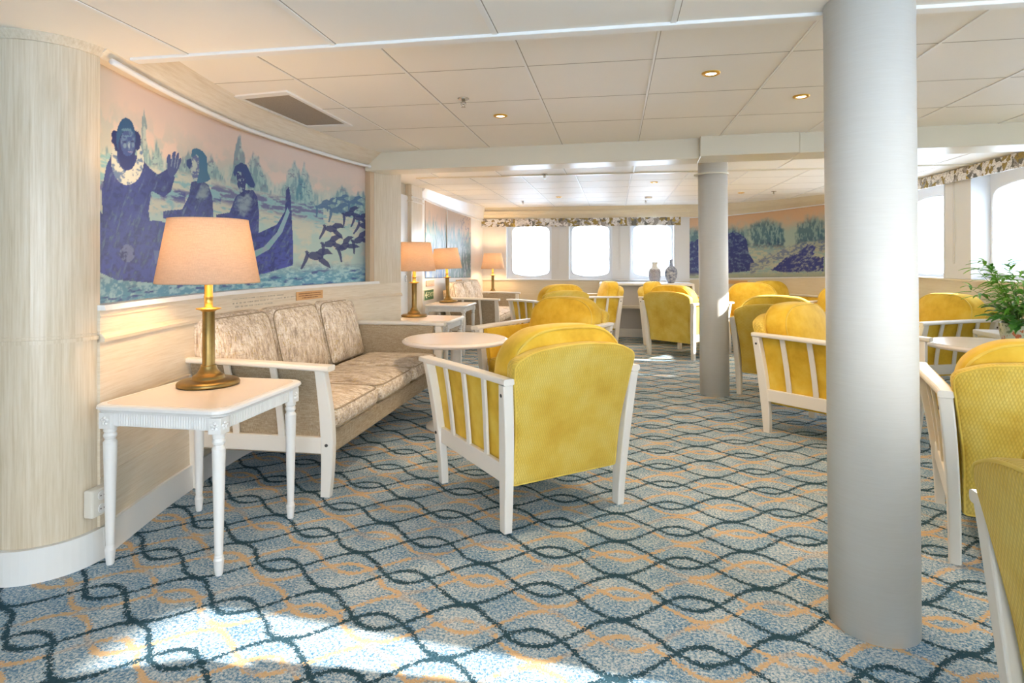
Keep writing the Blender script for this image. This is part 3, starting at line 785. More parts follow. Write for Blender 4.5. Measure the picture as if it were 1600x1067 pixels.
def paint_whalers(x, y):
    # vertical position in the painting: 0 top .. 1 bottom
    top = 94+(x-150)*.52-(x-150)**2*.00031*1.0; top = np.interp(x, [150, 264, 350, 453, 536, 590], [94, 157, 197, 232, 256, 269])
    bot = np.interp(x, [150, 300, 450, 590], [480, 458, 446, 438]); v = (y-top)/(bot-top); u = (x-150)/440
    n1 = vnoise(u*9, v*4, 3, 1); n2 = vnoise(u*70, v*9, 2, 2)*.6+vnoise(u*25, v*6, 2, 9)*.4; n3 = vnoise(u*14, v*22, 3, 3); n4 = vnoise(u*40, v*30, 2, 8)
    C = np.zeros(x.shape+(3,)); C[:] = (.70, .56, .48)
    C = lerp(C, (.50, .52, .47), np.clip(sm_(.08, .30, v+.12*(n1-.5))*sm_(.42, .6, n1)*.9+sm_(.12, 0, u)*.6, 0, 1))
    # craggy teal mountains
    ridge = np.interp(x, [150, 200, 235, 262, 300, 345, 372, 400, 430, 460, 500, 540, 590], [228, 236, 226, 250, 248, 262, 250, 262, 286, 276, 300, 300, 306])+16*(n2-.5)
    m = sm_(-3, 8, y-ridge)*.8; C = put(C, m, lerp(lerp(np.zeros(x.shape+(3,))+np.array((.42, .54, .50)), (.14, .32, .38), sm_(.52, .70, n2)), (.60, .60, .52), sm_(.50, .36, n2)*.7))
    peaks = [(205, 215, 40, 120), (168, 225, 16, 90), (225, 165, 12, 130), (245, 215, 20, 90), (297, 232, 34, 60), (330, 238, 26, 60), (374, 207, 16, 90), (398, 232, 22, 60), (460, 246, 26, 62), (475, 250, 14, 50), (535, 285, 34, 55), (565, 292, 30, 60), (590, 285, 18, 80)]
    for (cx, py, w, h) in peaks:
        d = np.abs(x-cx)/w + (n2-.5)*.7
        hgt = py+h*np.clip(d, 0, 3)**1.3
        m = sm_(0, 10, y-hgt)*(v < .62)
        C = put(C, m, lerp(lerp(np.zeros(x.shape+(3,))+np.array(TEAL), (.34, .52, .50), sm_(.42, .62, n2)), (.05, .12, .24), sm_(.60, .75, n4)), .72)
    # snowy shore
    shore = np.interp(x, [150, 250, 330, 420, 520, 590], [232, 262, 276, 302, 330, 345])+8*(n1-.5)
    m = sm_(-4, 8, y-shore); C = put(C, m, lerp(np.zeros(x.shape+(3,))+np.array((.56, .58, .48)), SEA, sm_(.45, .75, n3)))
    # dark shelf of rock and ice
    for (x0, x1, ya, yb, th) in ((330, 505, 300, 335, 18), (150, 290, 288, 310, 12), (255, 345, 300, 312, 8)):
        cyy = ya+(yb-ya)*(x-x0)/(x1-x0); m = sm_(th, th*.3, np.abs(y-cyy)+10*(n3-.5))*(x > x0)*(x < x1)
        C = put(C, m, lerp(np.zeros(x.shape+(3,))+np.array(IND), SEA, sm_(.42, .6, n3)), .8)
    # water
    wl = np.interp(x, [150, 330, 450, 590], [330, 325, 348, 352]); m = sm_(0, 14, y-wl)
    C = put(C, m, lerp(np.zeros(x.shape+(3,))+np.array((.44, .60, .55)), (.62, .62, .50), sm_(.4, .65, n1)), .9)
    m = sm_(0.80, .93, v+.1*(n1-.5)); C = put(C, m, lerp(lerp(np.zeros(x.shape+(3,))+np.array((.13, .34, .48)), (.38, .62, .66), sm_(.42, .66, vnoise(u*36, v*30, 2, 61))), (.05, .10, .30), sm_(.58, .72, vnoise(u*8, v*14, 3, 12))))
    m = sm_(.9, .98, u)*sm_(.3, .6, v); C = put(C, m, NAVY, .6)
    n5 = vnoise(u*26, v*20, 3, 44); vv = sm_(.2, 1, v)
    body = lambda: lerp(lerp(lerp(np.zeros(x.shape+(3,))+np.array((.035, .055, .19)), (.07, .10, .46), vv), NAVY, sm_(.35, .7, n5)*.7), (.20, .30, .46), sm_(.50, .80, vnoise(u*60+v*14, v*9, 2, 83)*.6+n5*.4)*.55)
    # boat
    hull = C_((363, 628), (385, 660), (400, 700), (590, 690), (640, 700), (860, 745), (980, 738), (1050, 705), (1080, 655), (1085, 575), (1095, 562), (1102, 600), (1112, 800), (1110, 860), (1000, 892), (860, 905), (560, 925), (440, 915), (363, 880))
    C = put(C, inpoly(x, y, hull), body())
    gun = C_((940, 815), (1000, 790), (1050, 735), (1075, 680), (1090, 640), (1098, 660), (1070, 735), (1020, 800), (945, 842))
    C = put(C, inpoly(x, y, gun), lerp(np.zeros(x.shape+(3,))+np.array((.30, .42, .52)), SEA, sm_(.4, .6, n4)))
    C = put(C, inpoly(x, y, C_((480, 800), (620, 806), (760, 835), (760, 862), (600, 855), (520, 838))), (.16, .22, .46), .7)
    # man one, with raised hand
    C = put(C, inpoly(x, y, A_((120, 640), (70, 760), (38, 930), (45, 1070), (60, 1500), (420, 1500), (380, 1180), (365, 1067), (385, 925), (470, 968), (520, 930), (548, 830), (500, 770), (430, 812), (375, 770), (310, 690))), body())
    C = put(C, inpoly(x, y, A_((498, 800), (490, 700), (500, 672), (516, 675), (522, 712), (530, 665), (545, 648), (556, 655), (548, 706), (564, 662), (578, 660), (576, 706), (588, 690), (594, 712), (574, 770), (548, 815), (520, 835))), (.06, .09, .26))
    for k in ((527, 720), (548, 730), (566, 735)): C = put(C, ell(x, y, *A_(k)[0], 1.0, 9, .15) < 1, (.28, .38, .50), .6)
    e1 = ell(x, y, *A_((218, 715))[0], 25.5, 38); e2 = ell(x, y, *A_((216, 660))[0], 16, 28)
    C = put(C, (e1 < 1) & (e2 > 1), lerp(np.zeros(x.shape+(3,))+np.array((.55, .60, .55)), (.12, .20, .36), sm_(.52, .66, n4)))
    for cx, cy, rx, ry in ((140, 560, 7, 12), (134, 545, 6, 9), (284, 585, 6, 13), (276, 560, 7, 12), (148, 600, 5, 12)): C = put(C, ell(x, y, *A_((cx, cy))[0], rx, ry)+1.1*(vnoise(u*70, v*34, 2, 71)-.5) < 1, NAVY)
    C = put(C, ell(x, y, *A_((208, 560))[0], 15, 32) < 1, (.03, .10, .24))
    C = put(C, ell(x, y, *A_((214, 640))[0], 13.5, 31) < 1, (.030, .045, .17))
    C = put(C, ell(x, y, *A_((222, 590))[0], 11.5, 21) < 1, lerp(np.zeros(x.shape+(3,))+np.array((.05, .09, .27)), (.13, .22, .38), sm_(.45, .75, vnoise(u*60, v*30, 2, 21))))
    C = put(C, sm_(1.5, .5, ell(x, y, *A_((200, 612))[0], 2.6, 4)), (.20, .32, .44), .8)
    C = put(C, sm_(1.5, .5, ell(x, y, *A_((258, 606))[0], 2.2, 4)), (.20, .32, .44), .7)
    for cx, cy, rx, ry, c in ((198, 586, 3.4, 1.3, NAVY), (250, 582, 2.8, 1.3, NAVY), (230, 608, 1.5, 5, (.30, .40, .50)), (238, 655, 3.8, .9, (.30, .26, .44)), (212, 500, 8, 2.2, (.14, .28, .38)), (216, 545, 7, 1.2, (.14, .26, .40))):
        C = put(C, ell(x, y, *A_((cx, cy))[0], rx, ry) < 1, c, .85)
    C = put(C, ell(x, y, *C_((482, 815))[0], 12, 14) < 1, lerp(np.zeros(x.shape+(3,))+np.array((.20, .24, .48)), NAVY, sm_(.4, .6, n4)), .8)
    # man two
    C = put(C, inpoly(x, y, C_((725, 545), (760, 535), (790, 555), (805, 600), (810, 700), (690, 700), (618, 682), (618, 655), (640, 652), (690, 648), (715, 600))), body())
    C = put(C, sm_(1.8, .2, ell(x, y, *A_((745, 935))[0], 8, 14, .4)+2.2*(n5-.4)), (.34, .46, .46), .6)
    C = put(C, inpoly(x, y, A_((668, 635), (700, 628), (740, 648), (770, 690), (775, 790), (795, 845), (770, 862), (738, 868), (700, 872), (690, 760), (700, 700), (660, 690))), (.05, .17, .30))
    C = put(C, inpoly(x, y, A_((700, 672), (670, 690), (655, 760), (672, 840), (700, 860), (715, 800), (718, 700))), lerp(np.zeros(x.shape+(3,))+np.array((.12, .16, .34)), (.46, .54, .50), sm_(.46, .56, n4)))
    C = put(C, inpoly(x, y, A_((628, 712), (660, 700), (668, 735), (650, 775), (630, 750))), (.03, .07, .22))
    # man three
    C = put(C, inpoly(x, y, C_((893, 600), (925, 575), (960, 575), (975, 600), (982, 660), (980, 745), (950, 830), (900, 790), (860, 690), (820, 680), (820, 668), (870, 660))), body())
    C = put(C, sm_(1.8, .2, ell(x, y, *C_((925, 628))[0], 11, 16, .3)+2.4*(n5-.4)), (.36, .48, .52), .65)
    C = put(C, inpoly(x, y, A_((952, 800), (965, 755), (1005, 730), (1045, 742), (1070, 800), (1105, 880), (1098, 905), (1070, 898), (1040, 870), (1020, 800), (985, 790), (965, 830))), (.035, .07, .22))
    C = put(C, inpoly(x, y, A_((975, 800), (1020, 795), (1042, 850), (1035, 925), (1000, 940), (980, 880))), lerp(np.zeros(x.shape+(3,))+np.array((.04, .06, .20)), (.30, .40, .46), sm_(.50, .60, n4)))
    # birds taking off over the water
    def bird(cx, cy, s, rot, c=NAVY, a=.92):
        nonlocal C
        px, py = B_((cx, cy))[0]; r = math.radians(rot); k = s*1.15/4.268
        def tr(pts): return [(px+k*(q[0]*math.cos(r)-q[1]*math.sin(r)), py+k*(q[0]*math.sin(r)+q[1]*math.cos(r))) for q in pts]
        for pl in ([(-36, 4), (-22, -13), (4, -19), (28, -12), (38, 2), (26, 16), (0, 22), (-22, 17)],          # body
                   [(-26, 6), (-34, 34), (-52, 74), (-60, 70), (-50, 34), (-44, -2), (-36, -8)],               # trailing legs/wing
                   [(0, -14), (20, -36), (54, -40), (80, -18), (54, -14), (30, -2)],                           # far wing
                   [(12, 4), (40, 6), (68, 24), (80, 50), (48, 40), (20, 24)],                                # near wing
                   [(-34, 4), (-46, -4), (-50, -14), (-40, -18), (-28, -10)]):                                 # head
            C = put(C, inpoly(x, y, tr(pl)), c, a)
    for b in ((480, 850, 1.25, 8), (575, 770, 1.05, -12), (585, 670, 1.0, 10), (520, 520, .75, -15), (625, 545, .95, -5), (705, 570, .85, -15), (575, 500, .55, -25), (670, 790, 1.0, -30), (775, 600, .8, 5), (810, 650, .9, 15), (770, 745, .95, -20), (650, 470, .6, 0), (735, 490, .7, -10)):
        bird(*b, c=NAVY if b[1] > 560 else (.07, .16, .30))
    return C
def paint_cliffs(x, y, dark=1.0, seed=30):
    t1 = np.interp(x, [1075, 1287], [341, 320]); b1 = 434; v = (y-t1)/(b1-t1); u = (x-1075)/212
    n1 = vnoise(u*6, v*3, 3, seed); n2 = vnoise(u*26, v*5, 3, seed+1); n3 = vnoise(u*14, v*16, 3, seed+2); n4 = vnoise(u*50, v*40, 1.5, seed+3)
    C = np.zeros(x.shape+(3,)); C[:] = (.62, .40, .24)
    C = lerp(C, (.36, .46, .40), sm_(.06, .36, v+.2*(n1-.5)))
    for (cx, w, py) in ((1092, 26, 350), (1149, 24, 348), (1198, 27, 338), (1214, 14, 345), (1265, 22, 334), (1287, 12, 345)):
        d = np.abs(x-cx)/w+(n2-.5)*.3+(vnoise(u*20, v*8, 2, 99)-.5)*.5; m = sm_(1.05, .7, d)*sm_(py, py+14, y-9*d*d+14*(n1-.5)+6*(n2-.5))*sm_(402, 385, y)
        C = put(C, m, lerp(lerp(np.zeros(x.shape+(3,))+np.array((.06, .15, .20)), (.22, .34, .34), sm_(.45, .6, n2)), (.02, .04, .14), sm_(.35, .6, v)*sm_(.4, .6, n4)), .9)
    m = sm_(380, 392, y)*1.0; C = put(C, m, lerp(np.zeros(x.shape+(3,))+np.array((.50, .50, .36)), (.30, .42, .40), sm_(.4, .6, n3)), .9)
    big = [(1075, 380), (1095, 372), (1120, 366), (1152, 362), (1165, 372), (1170, 395), (1180, 412), (1172, 424), (1075, 432)]
    C = put(C, inpoly(x+6*(n3-.5), y+8*(n3-.5), big), lerp(np.zeros(x.shape+(3,))+np.array((.035, .05, .19)), (.16, .24, .36), sm_(.48, .80, vnoise(u*34, v*20, 2, 91)*.7+n3*.3)))
    band = np.interp(x, [1170, 1200, 1225, 1250, 1287], [418, 402, 392, 384, 380]); C = put(C, sm_(11, 5, np.abs(y-band+6*(n3-.5)-4))*(x > 1172), lerp(np.zeros(x.shape+(3,))+np.array((.40, .42, .34)), (.14, .18, .30), sm_(.45, .6, vnoise(u*30, v*30, 2, 95))), .85)
    big = [(1205, 422), (1225, 404), (1248, 396), (1262, 382), (1274, 384), (1270, 400), (1282, 402), (1287, 400), (1287, 424), (1230, 426)]
    C = put(C, inpoly(x+5*(n3-.5), y+6*(n3-.5), big), lerp(np.zeros(x.shape+(3,))+np.array((.045, .06, .24)), (.36, .40, .40), sm_(.48, .78, vnoise(u*34+v*12, v*20, 2, 92)*.7+n3*.3)))
    m = sm_(.90, .97, v+.06*(n1-.5)); C = put(C, m, (.34, .36, .26), .8)
    return C
def paint_falls(x, y):
    t1 = np.interp(x, [663, 735], [312, 343]); v = (y-t1)/(434-t1); u = (x-663)/72
    n1 = vnoise(u*3, v*3, 3, 50); n2 = vnoise(u*16, v*2.5, 3, 51); n3 = vnoise(u*20, v*10, 3, 52)
    C = np.zeros(x.shape+(3,)); C[:] = (.55, .42, .33)
    C = lerp(C, (.10, .24, .28), sm_(.18, .42, v+.5*(n2-.5)))
    C = lerp(C, (.16, .30, .62), sm_(.45, .75, v)*sm_(.62, .30, u))
    C = lerp(C, (.42, .55, .66), sm_(.50, .62, n2)*sm_(.3, .6, v)*.8)
    C = lerp(C, (.05, .10, .20), sm_(.55, .7, n3)*sm_(.6, .95, u)*.8)
    return C
def mural(name, path, side, off, zfun, nv, paintf, label, dense=10):
    # resample the path finely
    P = []
    for a, b in zip(path[:-1], path[1:]):
        for k in range(dense): P.append(a.lerp(b, k/dense))
    P.append(path[-1])
    N = path_n(P, side)
    nu = len(P); X = np.zeros((nu, nv)); Y = np.zeros((nu, nv)); Z = np.zeros((nu, nv))
    for i, (p, n) in enumerate(zip(P, N)):
        z0, z1 = zfun(p)
        X[i] = p.x+n.x*off; Y[i] = p.y+n.y*off; Z[i] = np.linspace(z0, z1, nv)
    d = -X*SY+Y*CY; PX = 800+FPX*(X*CY+Y*SY)/d; PY = 408-FPX*(Z-EYE)/d
    C = np.clip(paintf(PX, PY), 0, 1)
    idx = np.arange(nu*nv).reshape(nu, nv)
    q = np.stack([idx[:-1, :-1], idx[1:, :-1], idx[1:, 1:], idx[:-1, 1:]], -1).reshape(-1, 4)
    me = bpy.data.meshes.new(name)
    verts = np.stack([X, Y, Z], -1).reshape(-1, 3)
    me.from_pydata(verts.tolist(), [], q.tolist())
    ca = me.color_attributes.new('paint', 'FLOAT_COLOR', 'POINT')
    ca.data.foreach_set('color', np.concatenate([C.reshape(-1, 3), np.ones((nu*nv, 1))], 1).astype(np.float32).ravel())
    me.materials.append(MT['mural'])
    for f in me.polygons: f.use_smooth = True
    o = bpy.data.objects.new(name, me); COL.objects.link(o)
    md = o.modifiers.new('thick', 'SOLIDIFY'); md.thickness = .008; md.offset = -1
    return tag(o, label, 'mural')
mural('mural', PM[:], 1, -.055, lambda p: (1.01, 2.045), 260, paint_whalers, 'large indigo and teal mural of three seafarers in a boat with rising birds', 14)
PCm = [p for p, x in zip(PC, PXC) if 1073 < x < 1290]
def czf(p):
    i = min(range(len(PC)), key=lambda k: (PC[k]-p).length); j = min(len(PC)-1, max(0, i))
    x = proj(p.x, p.y, 1)[0]
    return z_at(p, ip(x, [(1075, 435), (1287, 432)])), z_at(p, ip(x, [(1075, 341), (1135, 338), (1200, 331), (1287, 320)]))
PCd = []
for a, b in zip(PC[:-1], PC[1:]):
    for k in range(10): PCd.append(a.lerp(b, k/10))
PCd = [p for p in PCd if 1075 <= proj(p.x, p.y, 1)[0] <= 1287]
mural('mural', PCd, 1, -.018, czf, 110, paint_cliffs, 'curved mural of dark sea cliffs behind the far column', 3)
PBd = []
for a, b in zip(PB[:-1], PB[1:]):
    for k in range(10): PBd.append(a.lerp(b, k/10))
PBd = [p for p in PBd if 663.5 <= proj(p.x, p.y, 1)[0] <= 735]
mural('mural', PBd, 1, .008, lambda p: (float(np.interp(p.y, [7.5, 10.2], [.975, .915])), float(np.interp(p.y, [7.5, 10.2], [2.045, 1.91]))), 100, paint_falls, 'narrow blue mural of a waterfall above the far sofa', 2)
xq = min(PBd, key=lambda p: abs(proj(p.x, p.y, 1)[0]-697))
bm = B(); box(bm, xq.x+.008, xq.x+.022, xq.y-.01, xq.y+.01, .95, 2.0); tag(obj('trim_20', bm, 'pillar'), 'vertical joint strip in the far left mural', 'trim', kind='structure')
# ================================================================ FURNITURE
def seat_unit(root, HW, up, rib, cush_back, cush_seat, pipe, ncush, arm_slats=3, sofa=False):
    """lounge armchair or sofa: faces +y, base at the origin, HW = half the distance between the side frames"""
    def ff(y): t = min(1, max(0, (y+.36)/.72)); return .035+.048*t
    def xs(y, z): return HW+ff(y)*(max(z, 0)/.66)**1.9
    def yr(z): return -.345-.060*(z/.66)**1.5
    def yf(z): return .345+.016*math.sin(math.pi*min(1, z/.66))+.012*(z/.66)**2
    ZR, ZA = .665, .665
    for s in (-1, 1):
        for yy, cap_z in ((yr, .62), (yf, .27)):
            bm = B(); pts = []; szs = []
            for k in range(13):
                z = ZA*k/12; y = yy(z); pts.append((s*xs(y, z), y, z)); szs.append((.020+.005*(k/12), .024+.008*math.sin(math.pi*k/12)))
            sweep(bm, pts, 'xy', szs, .006)
            lg = obj('leg', bm, 'white', root)
            bm = B(); y = yy(cap_z); x = s*(xs(y, cap_z)+.0248)
            rings = [[(x+s*o, y+.008*math.cos(a), cap_z+.008*math.sin(a)) for a in [2*math.pi*i/10 for i in range(10)]] for o in (-.008, .0015)]
            loft(bm, rings); cap = obj('screw_cap', bm, 'dark', lg)
        bm = B(); pts = []; szs = []
        for k in range(15):
            t = k/14; y = -.435+.845*t
            pts.append((s*(xs(y, .66)+.004*math.sin(math.pi*t)), y, .681-.012*t+.004*math.sin(math.pi*t))); szs.append((.027+.011*t, .014))
        sweep(bm, pts, 'xz', szs, .009)
        obj('armrest', bm, 'white', root)
        bm = B(); sweep(bm, [(s*(xs(0, .26)), -.335, .262), (s*xs(0, .26), .335, .262)], 'xz', (.012, .042), .004)
        obj('side_rail', bm, 'white', root)
        for q in range(arm_slats):
            t = (q+1)/(arm_slats+1); bm = B(); pts = []
            for k in range(9):
                z = .295+.375*k/8; y = yr(z)*(1-t)+yf(z)*t; pts.append((s*xs(y, z), y, z))
            sweep(bm, pts, 'xy', (.007, .017), .003)
            obj('slat', bm, 'white', root)
        bm = B(); rings = []
        for j in range(11):                                           # upholstered side panel behind the slats
            t = j/10; ring = []
            zz = [.235+.425*k/8 for k in range(9)]
            for z in zz: y = (yr(z)+.03)*(1-t)+(yf(z)-.035)*t; ring.append((s*(xs(y, z)-.018), y, z))
            for z in reversed(zz): y = (yr(z)+.03)*(1-t)+(yf(z)-.035)*t; ring.append((s*(xs(y, z)-.055), y, z))
            rings.append(ring)
        loft(bm, rings); obj('side_panel', bm, up, root, smooth=False)
    W_ = HW-.025
    def yc(z): return (-.322-.105*(max(0, z-.2)/.6)**1.3) if not sofa else (-.325-.12*(max(0, z-.2)/.6)**1.2)
    top = .815 if not sofa else .80
    if not sofa:
        ol = round_poly([(-W_, .195), (W_, .195), (W_+.004, .45), (W_+.035, .66), (W_+.048, .765), (.24, .812), (0, .835), (-.24, .812), (-W_-.048, .765), (-W_-.035, .66), (-W_-.004, .45)],
                        [.01, .01, .1, .1, .035, .12, .2, .12, .035, .1, .1], 6)
    else:
        ol = round_poly([(-W_, .195), (W_, .195), (W_+.004, .45), (W_+.035, .66), (W_+.03, .79), (-W_-.03, .79), (-W_-.035, .66), (-W_-.004, .45)], [.01, .01, .1, .1, .10, .10, .1, .1], 6)
    bm = B(); pillow(bm, ol, .085, lambda u, v, w: (u, yc(v)+w, v), edge=.3, bulge=.25, rings=5)
    br = obj('backrest', bm, rib, root, smooth=True)
    bm = B(); tube(bm, seam(ol, .085, .3, lambda u, v, w: (u, yc(v)+w, v), -1), .0045, 6, closed=True)
    obj('piping', bm, pipe, br, smooth=True)
    # seat base with front rail
    bm = B(); box(bm, -W_+.002, W_-.002, -.31, .352, .195, .315, .012)
    obj('seat_base', bm, up, root)
    # cushions
    cw = 2*(HW-.012)/ncush
    for k in range(ncush):
        xc = -HW+.012+cw*(k+.5); h = cw/2-.004
        if not sofa:
            o2 = round_poly([(-.305, .43), (.305, .43), (.318, .60), (.315, .80), (.20, .892), (0, .905), (-.20, .892), (-.315, .80), (-.318, .60)], [.05, .05, .1, .12, .15, .15, .15, .12, .1], 7)
            th, off = .185, .135
        else:
            o2 = round_poly([(-h, .42), (h, .42), (h, .90), (-h, .90)], [.04, .04, .09, .09], 7); th, off = .15, .105
        def fb(u, v, w, xc=xc, off=off): return (xc+u, yc(v)+off+.02*math.cos(u*5)-.02+w, v)
        bm = B(); pillow(bm, o2, th, fb, edge=.26 if not sofa else .42, bulge=1.4, rings=6)
        bc = obj('back_cushion', bm, cush_back, root, smooth=True)
        if not sofa:
            for sg in (1, -1):
                bm = B(); tube(bm, seam(o2, th, .26, fb, sg), .0055, 6, closed=True)
                obj('piping', bm, pipe, bc, smooth=True)
        else:
            bm = B(); tube(bm, seam(o2, th, .42, fb, 1), .0045, 6, closed=True)
            obj('piping', bm, pipe, bc, smooth=True)
        o3 = round_poly([(-h+.0, -.20), (h-.0, -.20), (h, .385), (-h, .385)], [.03, .03, .07, .07], 6)
        bm = B(); pillow(bm, o3, .13, lambda u, v, w, xc=xc: (xc+u, v, .385+w*(1 if w < 0 else .9)+.0*v), edge=.38, bulge=1.2, rings=6)
        sc_ = obj('seat_cushion', bm, cush_seat, root, smooth=True)
        for sg in (1, -1):
            bm = B(); tube(bm, seam(o3, .13, .38, lambda u, v, w, xc=xc: (xc+u, v, .385+w*(1 if w < 0 else .9)), sg), .005, 6, closed=True)
            obj('piping', bm, pipe, sc_, smooth=True)

first_chair = None
GC = 'yellow velvet armchairs with white slatted frames'
def chair(X, d, fx, fd, label):
    global first_chair
    x, y = RC(X, d); rz = FD(fx, fd)
    if first_chair is None:
        first_chair = empty('armchair', label, 'armchair', (x, y, 0), rz, GC)
        seat_unit(first_chair, .32, 'yellow', 'yellow_rib', 'yellow', 'yellow', 'piping', 1)
        return first_chair
    c = copy_tree(first_chair); c.location = (x, y, 0); c.rotation_euler.z = rz; c['label'] = label; return c
chair(.078, 3.10, -.50, .866, 'yellow armchair in the foreground centre, seen from behind, next to the round table')
chair(.27, 4.80, -.615, -.79, 'yellow armchair beyond the round table, facing the camera and the sofa')
chair(.50, 8.0, -.46, .89, 'yellow armchair seen from behind between the far sofa and the desk')
chair(1.16, 8.98, -1, -.05, 'yellow armchair facing left in front of the desk, mostly behind another chair')
chair(2.24, 7.66, .75, .66, 'yellow armchair seen from behind just left of the far column, right side sunlit')
chair(2.37, 8.71, .9, -.43, 'yellow armchair next to the desk, tucked behind the left side of another armchair')
chair(2.53, 5.45, .65, .76, 'yellow armchair seen from behind directly right of the far column')
chair(2.26, 4.10, .60, -.80, 'yellow armchair facing right, slatted side frame, just left of the big column')
chair(3.28, 8.08, -.30, -.95, 'yellow armchair under the cliff mural facing the camera, right of the far column')
chair(4.08, 8.92, .35, -.94, 'yellow armchair furthest away against the wall under the cliff mural')
chair(3.90, 7.2, -.8, -.6, 'bright sunlit yellow armchair by the right wall, left of the big column')
chair(3.78, 5.50, -.9855, -.17, 'yellow armchair seen side on below the right windows behind the potted plant')
chair(2.22, 2.50, .525, .85, 'yellow armchair at the right edge seen from behind, before the plant table')
chair(1.36, .86, .975, -.22, 'yellow armchair cut off at the bottom right corner, back rim in sun')

def sofa_at(x, y, rz, hw, label, first=None):
    if first is None:
        s = empty('sofa', label, 'sofa', (x, y, 0), rz, 'beige linen sofas with patterned cushions')
        seat_unit(s, hw, 'linen', 'linen', 'cushion_v', 'cushion_h', 'linen', 3, 2, True); return s
    c = copy_tree(first); c.location = (x, y, 0); c.rotation_euler.z = rz; c['label'] = label; return c
# sofas face +x: local +y -> +x is a turn of -90 degrees
s1 = sofa_at(-1.825, 3.79, -math.pi/2+math.radians(0.5), .955, 'beige linen sofa with three patterned back cushions under the whaling mural')
s1.scale = (1, 1.06, 1)
s2 = sofa_at(-1.94, 8.92, -math.pi/2, .955, 'far beige sofa with patterned cushions under the waterfall mural', s1)
s2.scale = (.86, .95, 1)

def side_table(x, y, w, dpt, label, first=None, h=.64):
    if first is not None:
        c = copy_tree(first); c.location = (x, y, 0); c['label'] = label; return c
    root = empty('side_table', label, 'side table', (x, y, 0), 0, 'white side tables with fluted legs')
    a, b = w/2, dpt/2
    def ring(o, z): return [(u, v, z) for u, v in [p for p in round_poly([(-a-o, -b-o), (a+o, -b-o), (a+o, b+o), (-a-o, b+o)], .07, 5)]]
    bm = B(); loft(bm, [ring(-.022, h-.034), ring(-.008, h-.030), ring(-.004, h-.022), ring(.002, h-.016), ring(0, h-.006), ring(-.006, h-.001), ring(-.012, h)])
    tp = obj('table_top', bm, 'cool_white', root)
    bm = B(); loft(bm, [ring(-.024, h-.002), ring(-.024, h+.0008)]); obj('top_inlay', bm, 'table_top', tp)
    ia, ib = a-.045, b-.045; t = .012; z0, z1 = h-.088, h-.034
    for (x0, x1, y0, y1, ax, sg) in ((-ia, ia, -ib-t/2, -ib+t/2, 'x', -1), (-ia, ia, ib-t/2, ib+t/2, 'x', 1), (-ia-t/2, -ia+t/2, -ib, ib, 'y', -1), (ia-t/2, ia+t/2, -ib, ib, 'y', 1)):
        bm = B(); box(bm, x0, x1, y0, y1, z0, z1)
        L_ = (2*ia if ax == 'x' else 2*ib); n = int((L_-.09)/.011)
        for k in range(n):
            c = -((n-1)/2-k)*.011
            if ax == 'x': tube(bm, [(c, (y0+y1)/2+sg*t/2, z0+.004), (c, (y0+y1)/2+sg*t/2, z1-.004)], .0038, 6)
            else: tube(bm, [((x0+x1)/2+sg*t/2, c, z0+.004), ((x0+x1)/2+sg*t/2, c, z1-.004)], .0038, 6)
        obj('apron', bm, 'cool_white', root)
    for sx in (-1, 1):
        for sy in (-1, 1):
            bm = B(); cx, cy = sx*(ia-.004), sy*(ib-.004)
            prof = [(.012, 0), (.014, .004), (.0165, .030), (.0185, .052), (.0195, .060), (.0165, .068), (.0165, .074), (.0145, .078), (.0155, .09), (.0245, h-.165), (.0250, h-.155), (.0215, h-.149), (.0175, h-.142), (.022, h-.136), (.0245, h-.128), (.022, h-.120), (.0195, h-.116), (.0235, h-.110), (.0235, h-.098)]
            lathe(bm, prof, 32, (cx, cy), (.095, h-.17)); q = .027
            box(bm, cx-q, cx+q, cy-q, cy+q, h-.098, h-.034, .002)
            lg = obj('leg', bm, 'cool_white', root)
            bm = B(); zc = h-.066
            for ax, sg in (('x', sx), ('y', sy)):
                for k in range(5):
                    an = 2*math.pi*k/5+.3; du, dz = .0115*math.cos(an), .0115*math.sin(an)
                    c = Vector((cx+(sg*q if ax == 'x' else du), cy+(sg*q if ax == 'y' else du), zc+dz))
                    bmesh.ops.create_icosphere(bm, subdivisions=1, radius=.0075, matrix=Matrix.Translation(c))
                c = Vector((cx+(sg*(q+.003) if ax == 'x' else 0), cy+(sg*(q+.003) if ax == 'y' else 0), zc))
                bmesh.ops.create_icosphere(bm, subdivisions=1, radius=.006, matrix=Matrix.Translation(c))
            obj('rosette', bm, 'cool_white', lg, smooth=True)
    return root
t1 = side_table(-1.730, 2.31, .575, .61, 'white side table with fluted legs at the front end of the near sofa')
side_table(-1.795, 5.65, .575, .61, 'white side table at the far end of the near sofa, holding a brass lamp', t1)
side_table(-2.13, 7.62, .51, .66, 'white side table in front of the far sofa beside the exit sign', t1)
side_table(-2.02, 10.1, .51, .66, 'white corner table behind the far sofa under the smallest lamp', t1)
bpy.data.objects['side_table.003'].scale = (1, .8, 1)
S4 = empty('side_table', 'plain cream box shaped table below the right windows beside an armchair', 'side table', (3.165, 5.235, 0))
bm = B(); box(bm, -.255, .255, -.25, .25, .60, .64, .008); obj('table_top', bm, 'cool_white', S4)
bm = B(); box(bm, -.235, .235, -.23, .23, .10, .60, .003); obj('body', bm, 'beam', S4)
for sx in (-1, 1):
    for sy in (-1, 1):
        bm = B(); box(bm, sx*.235-.018, sx*.235+.018, sy*.23-.018, sy*.23+.018, 0, .60, .003); obj('leg', bm, 'white', S4)

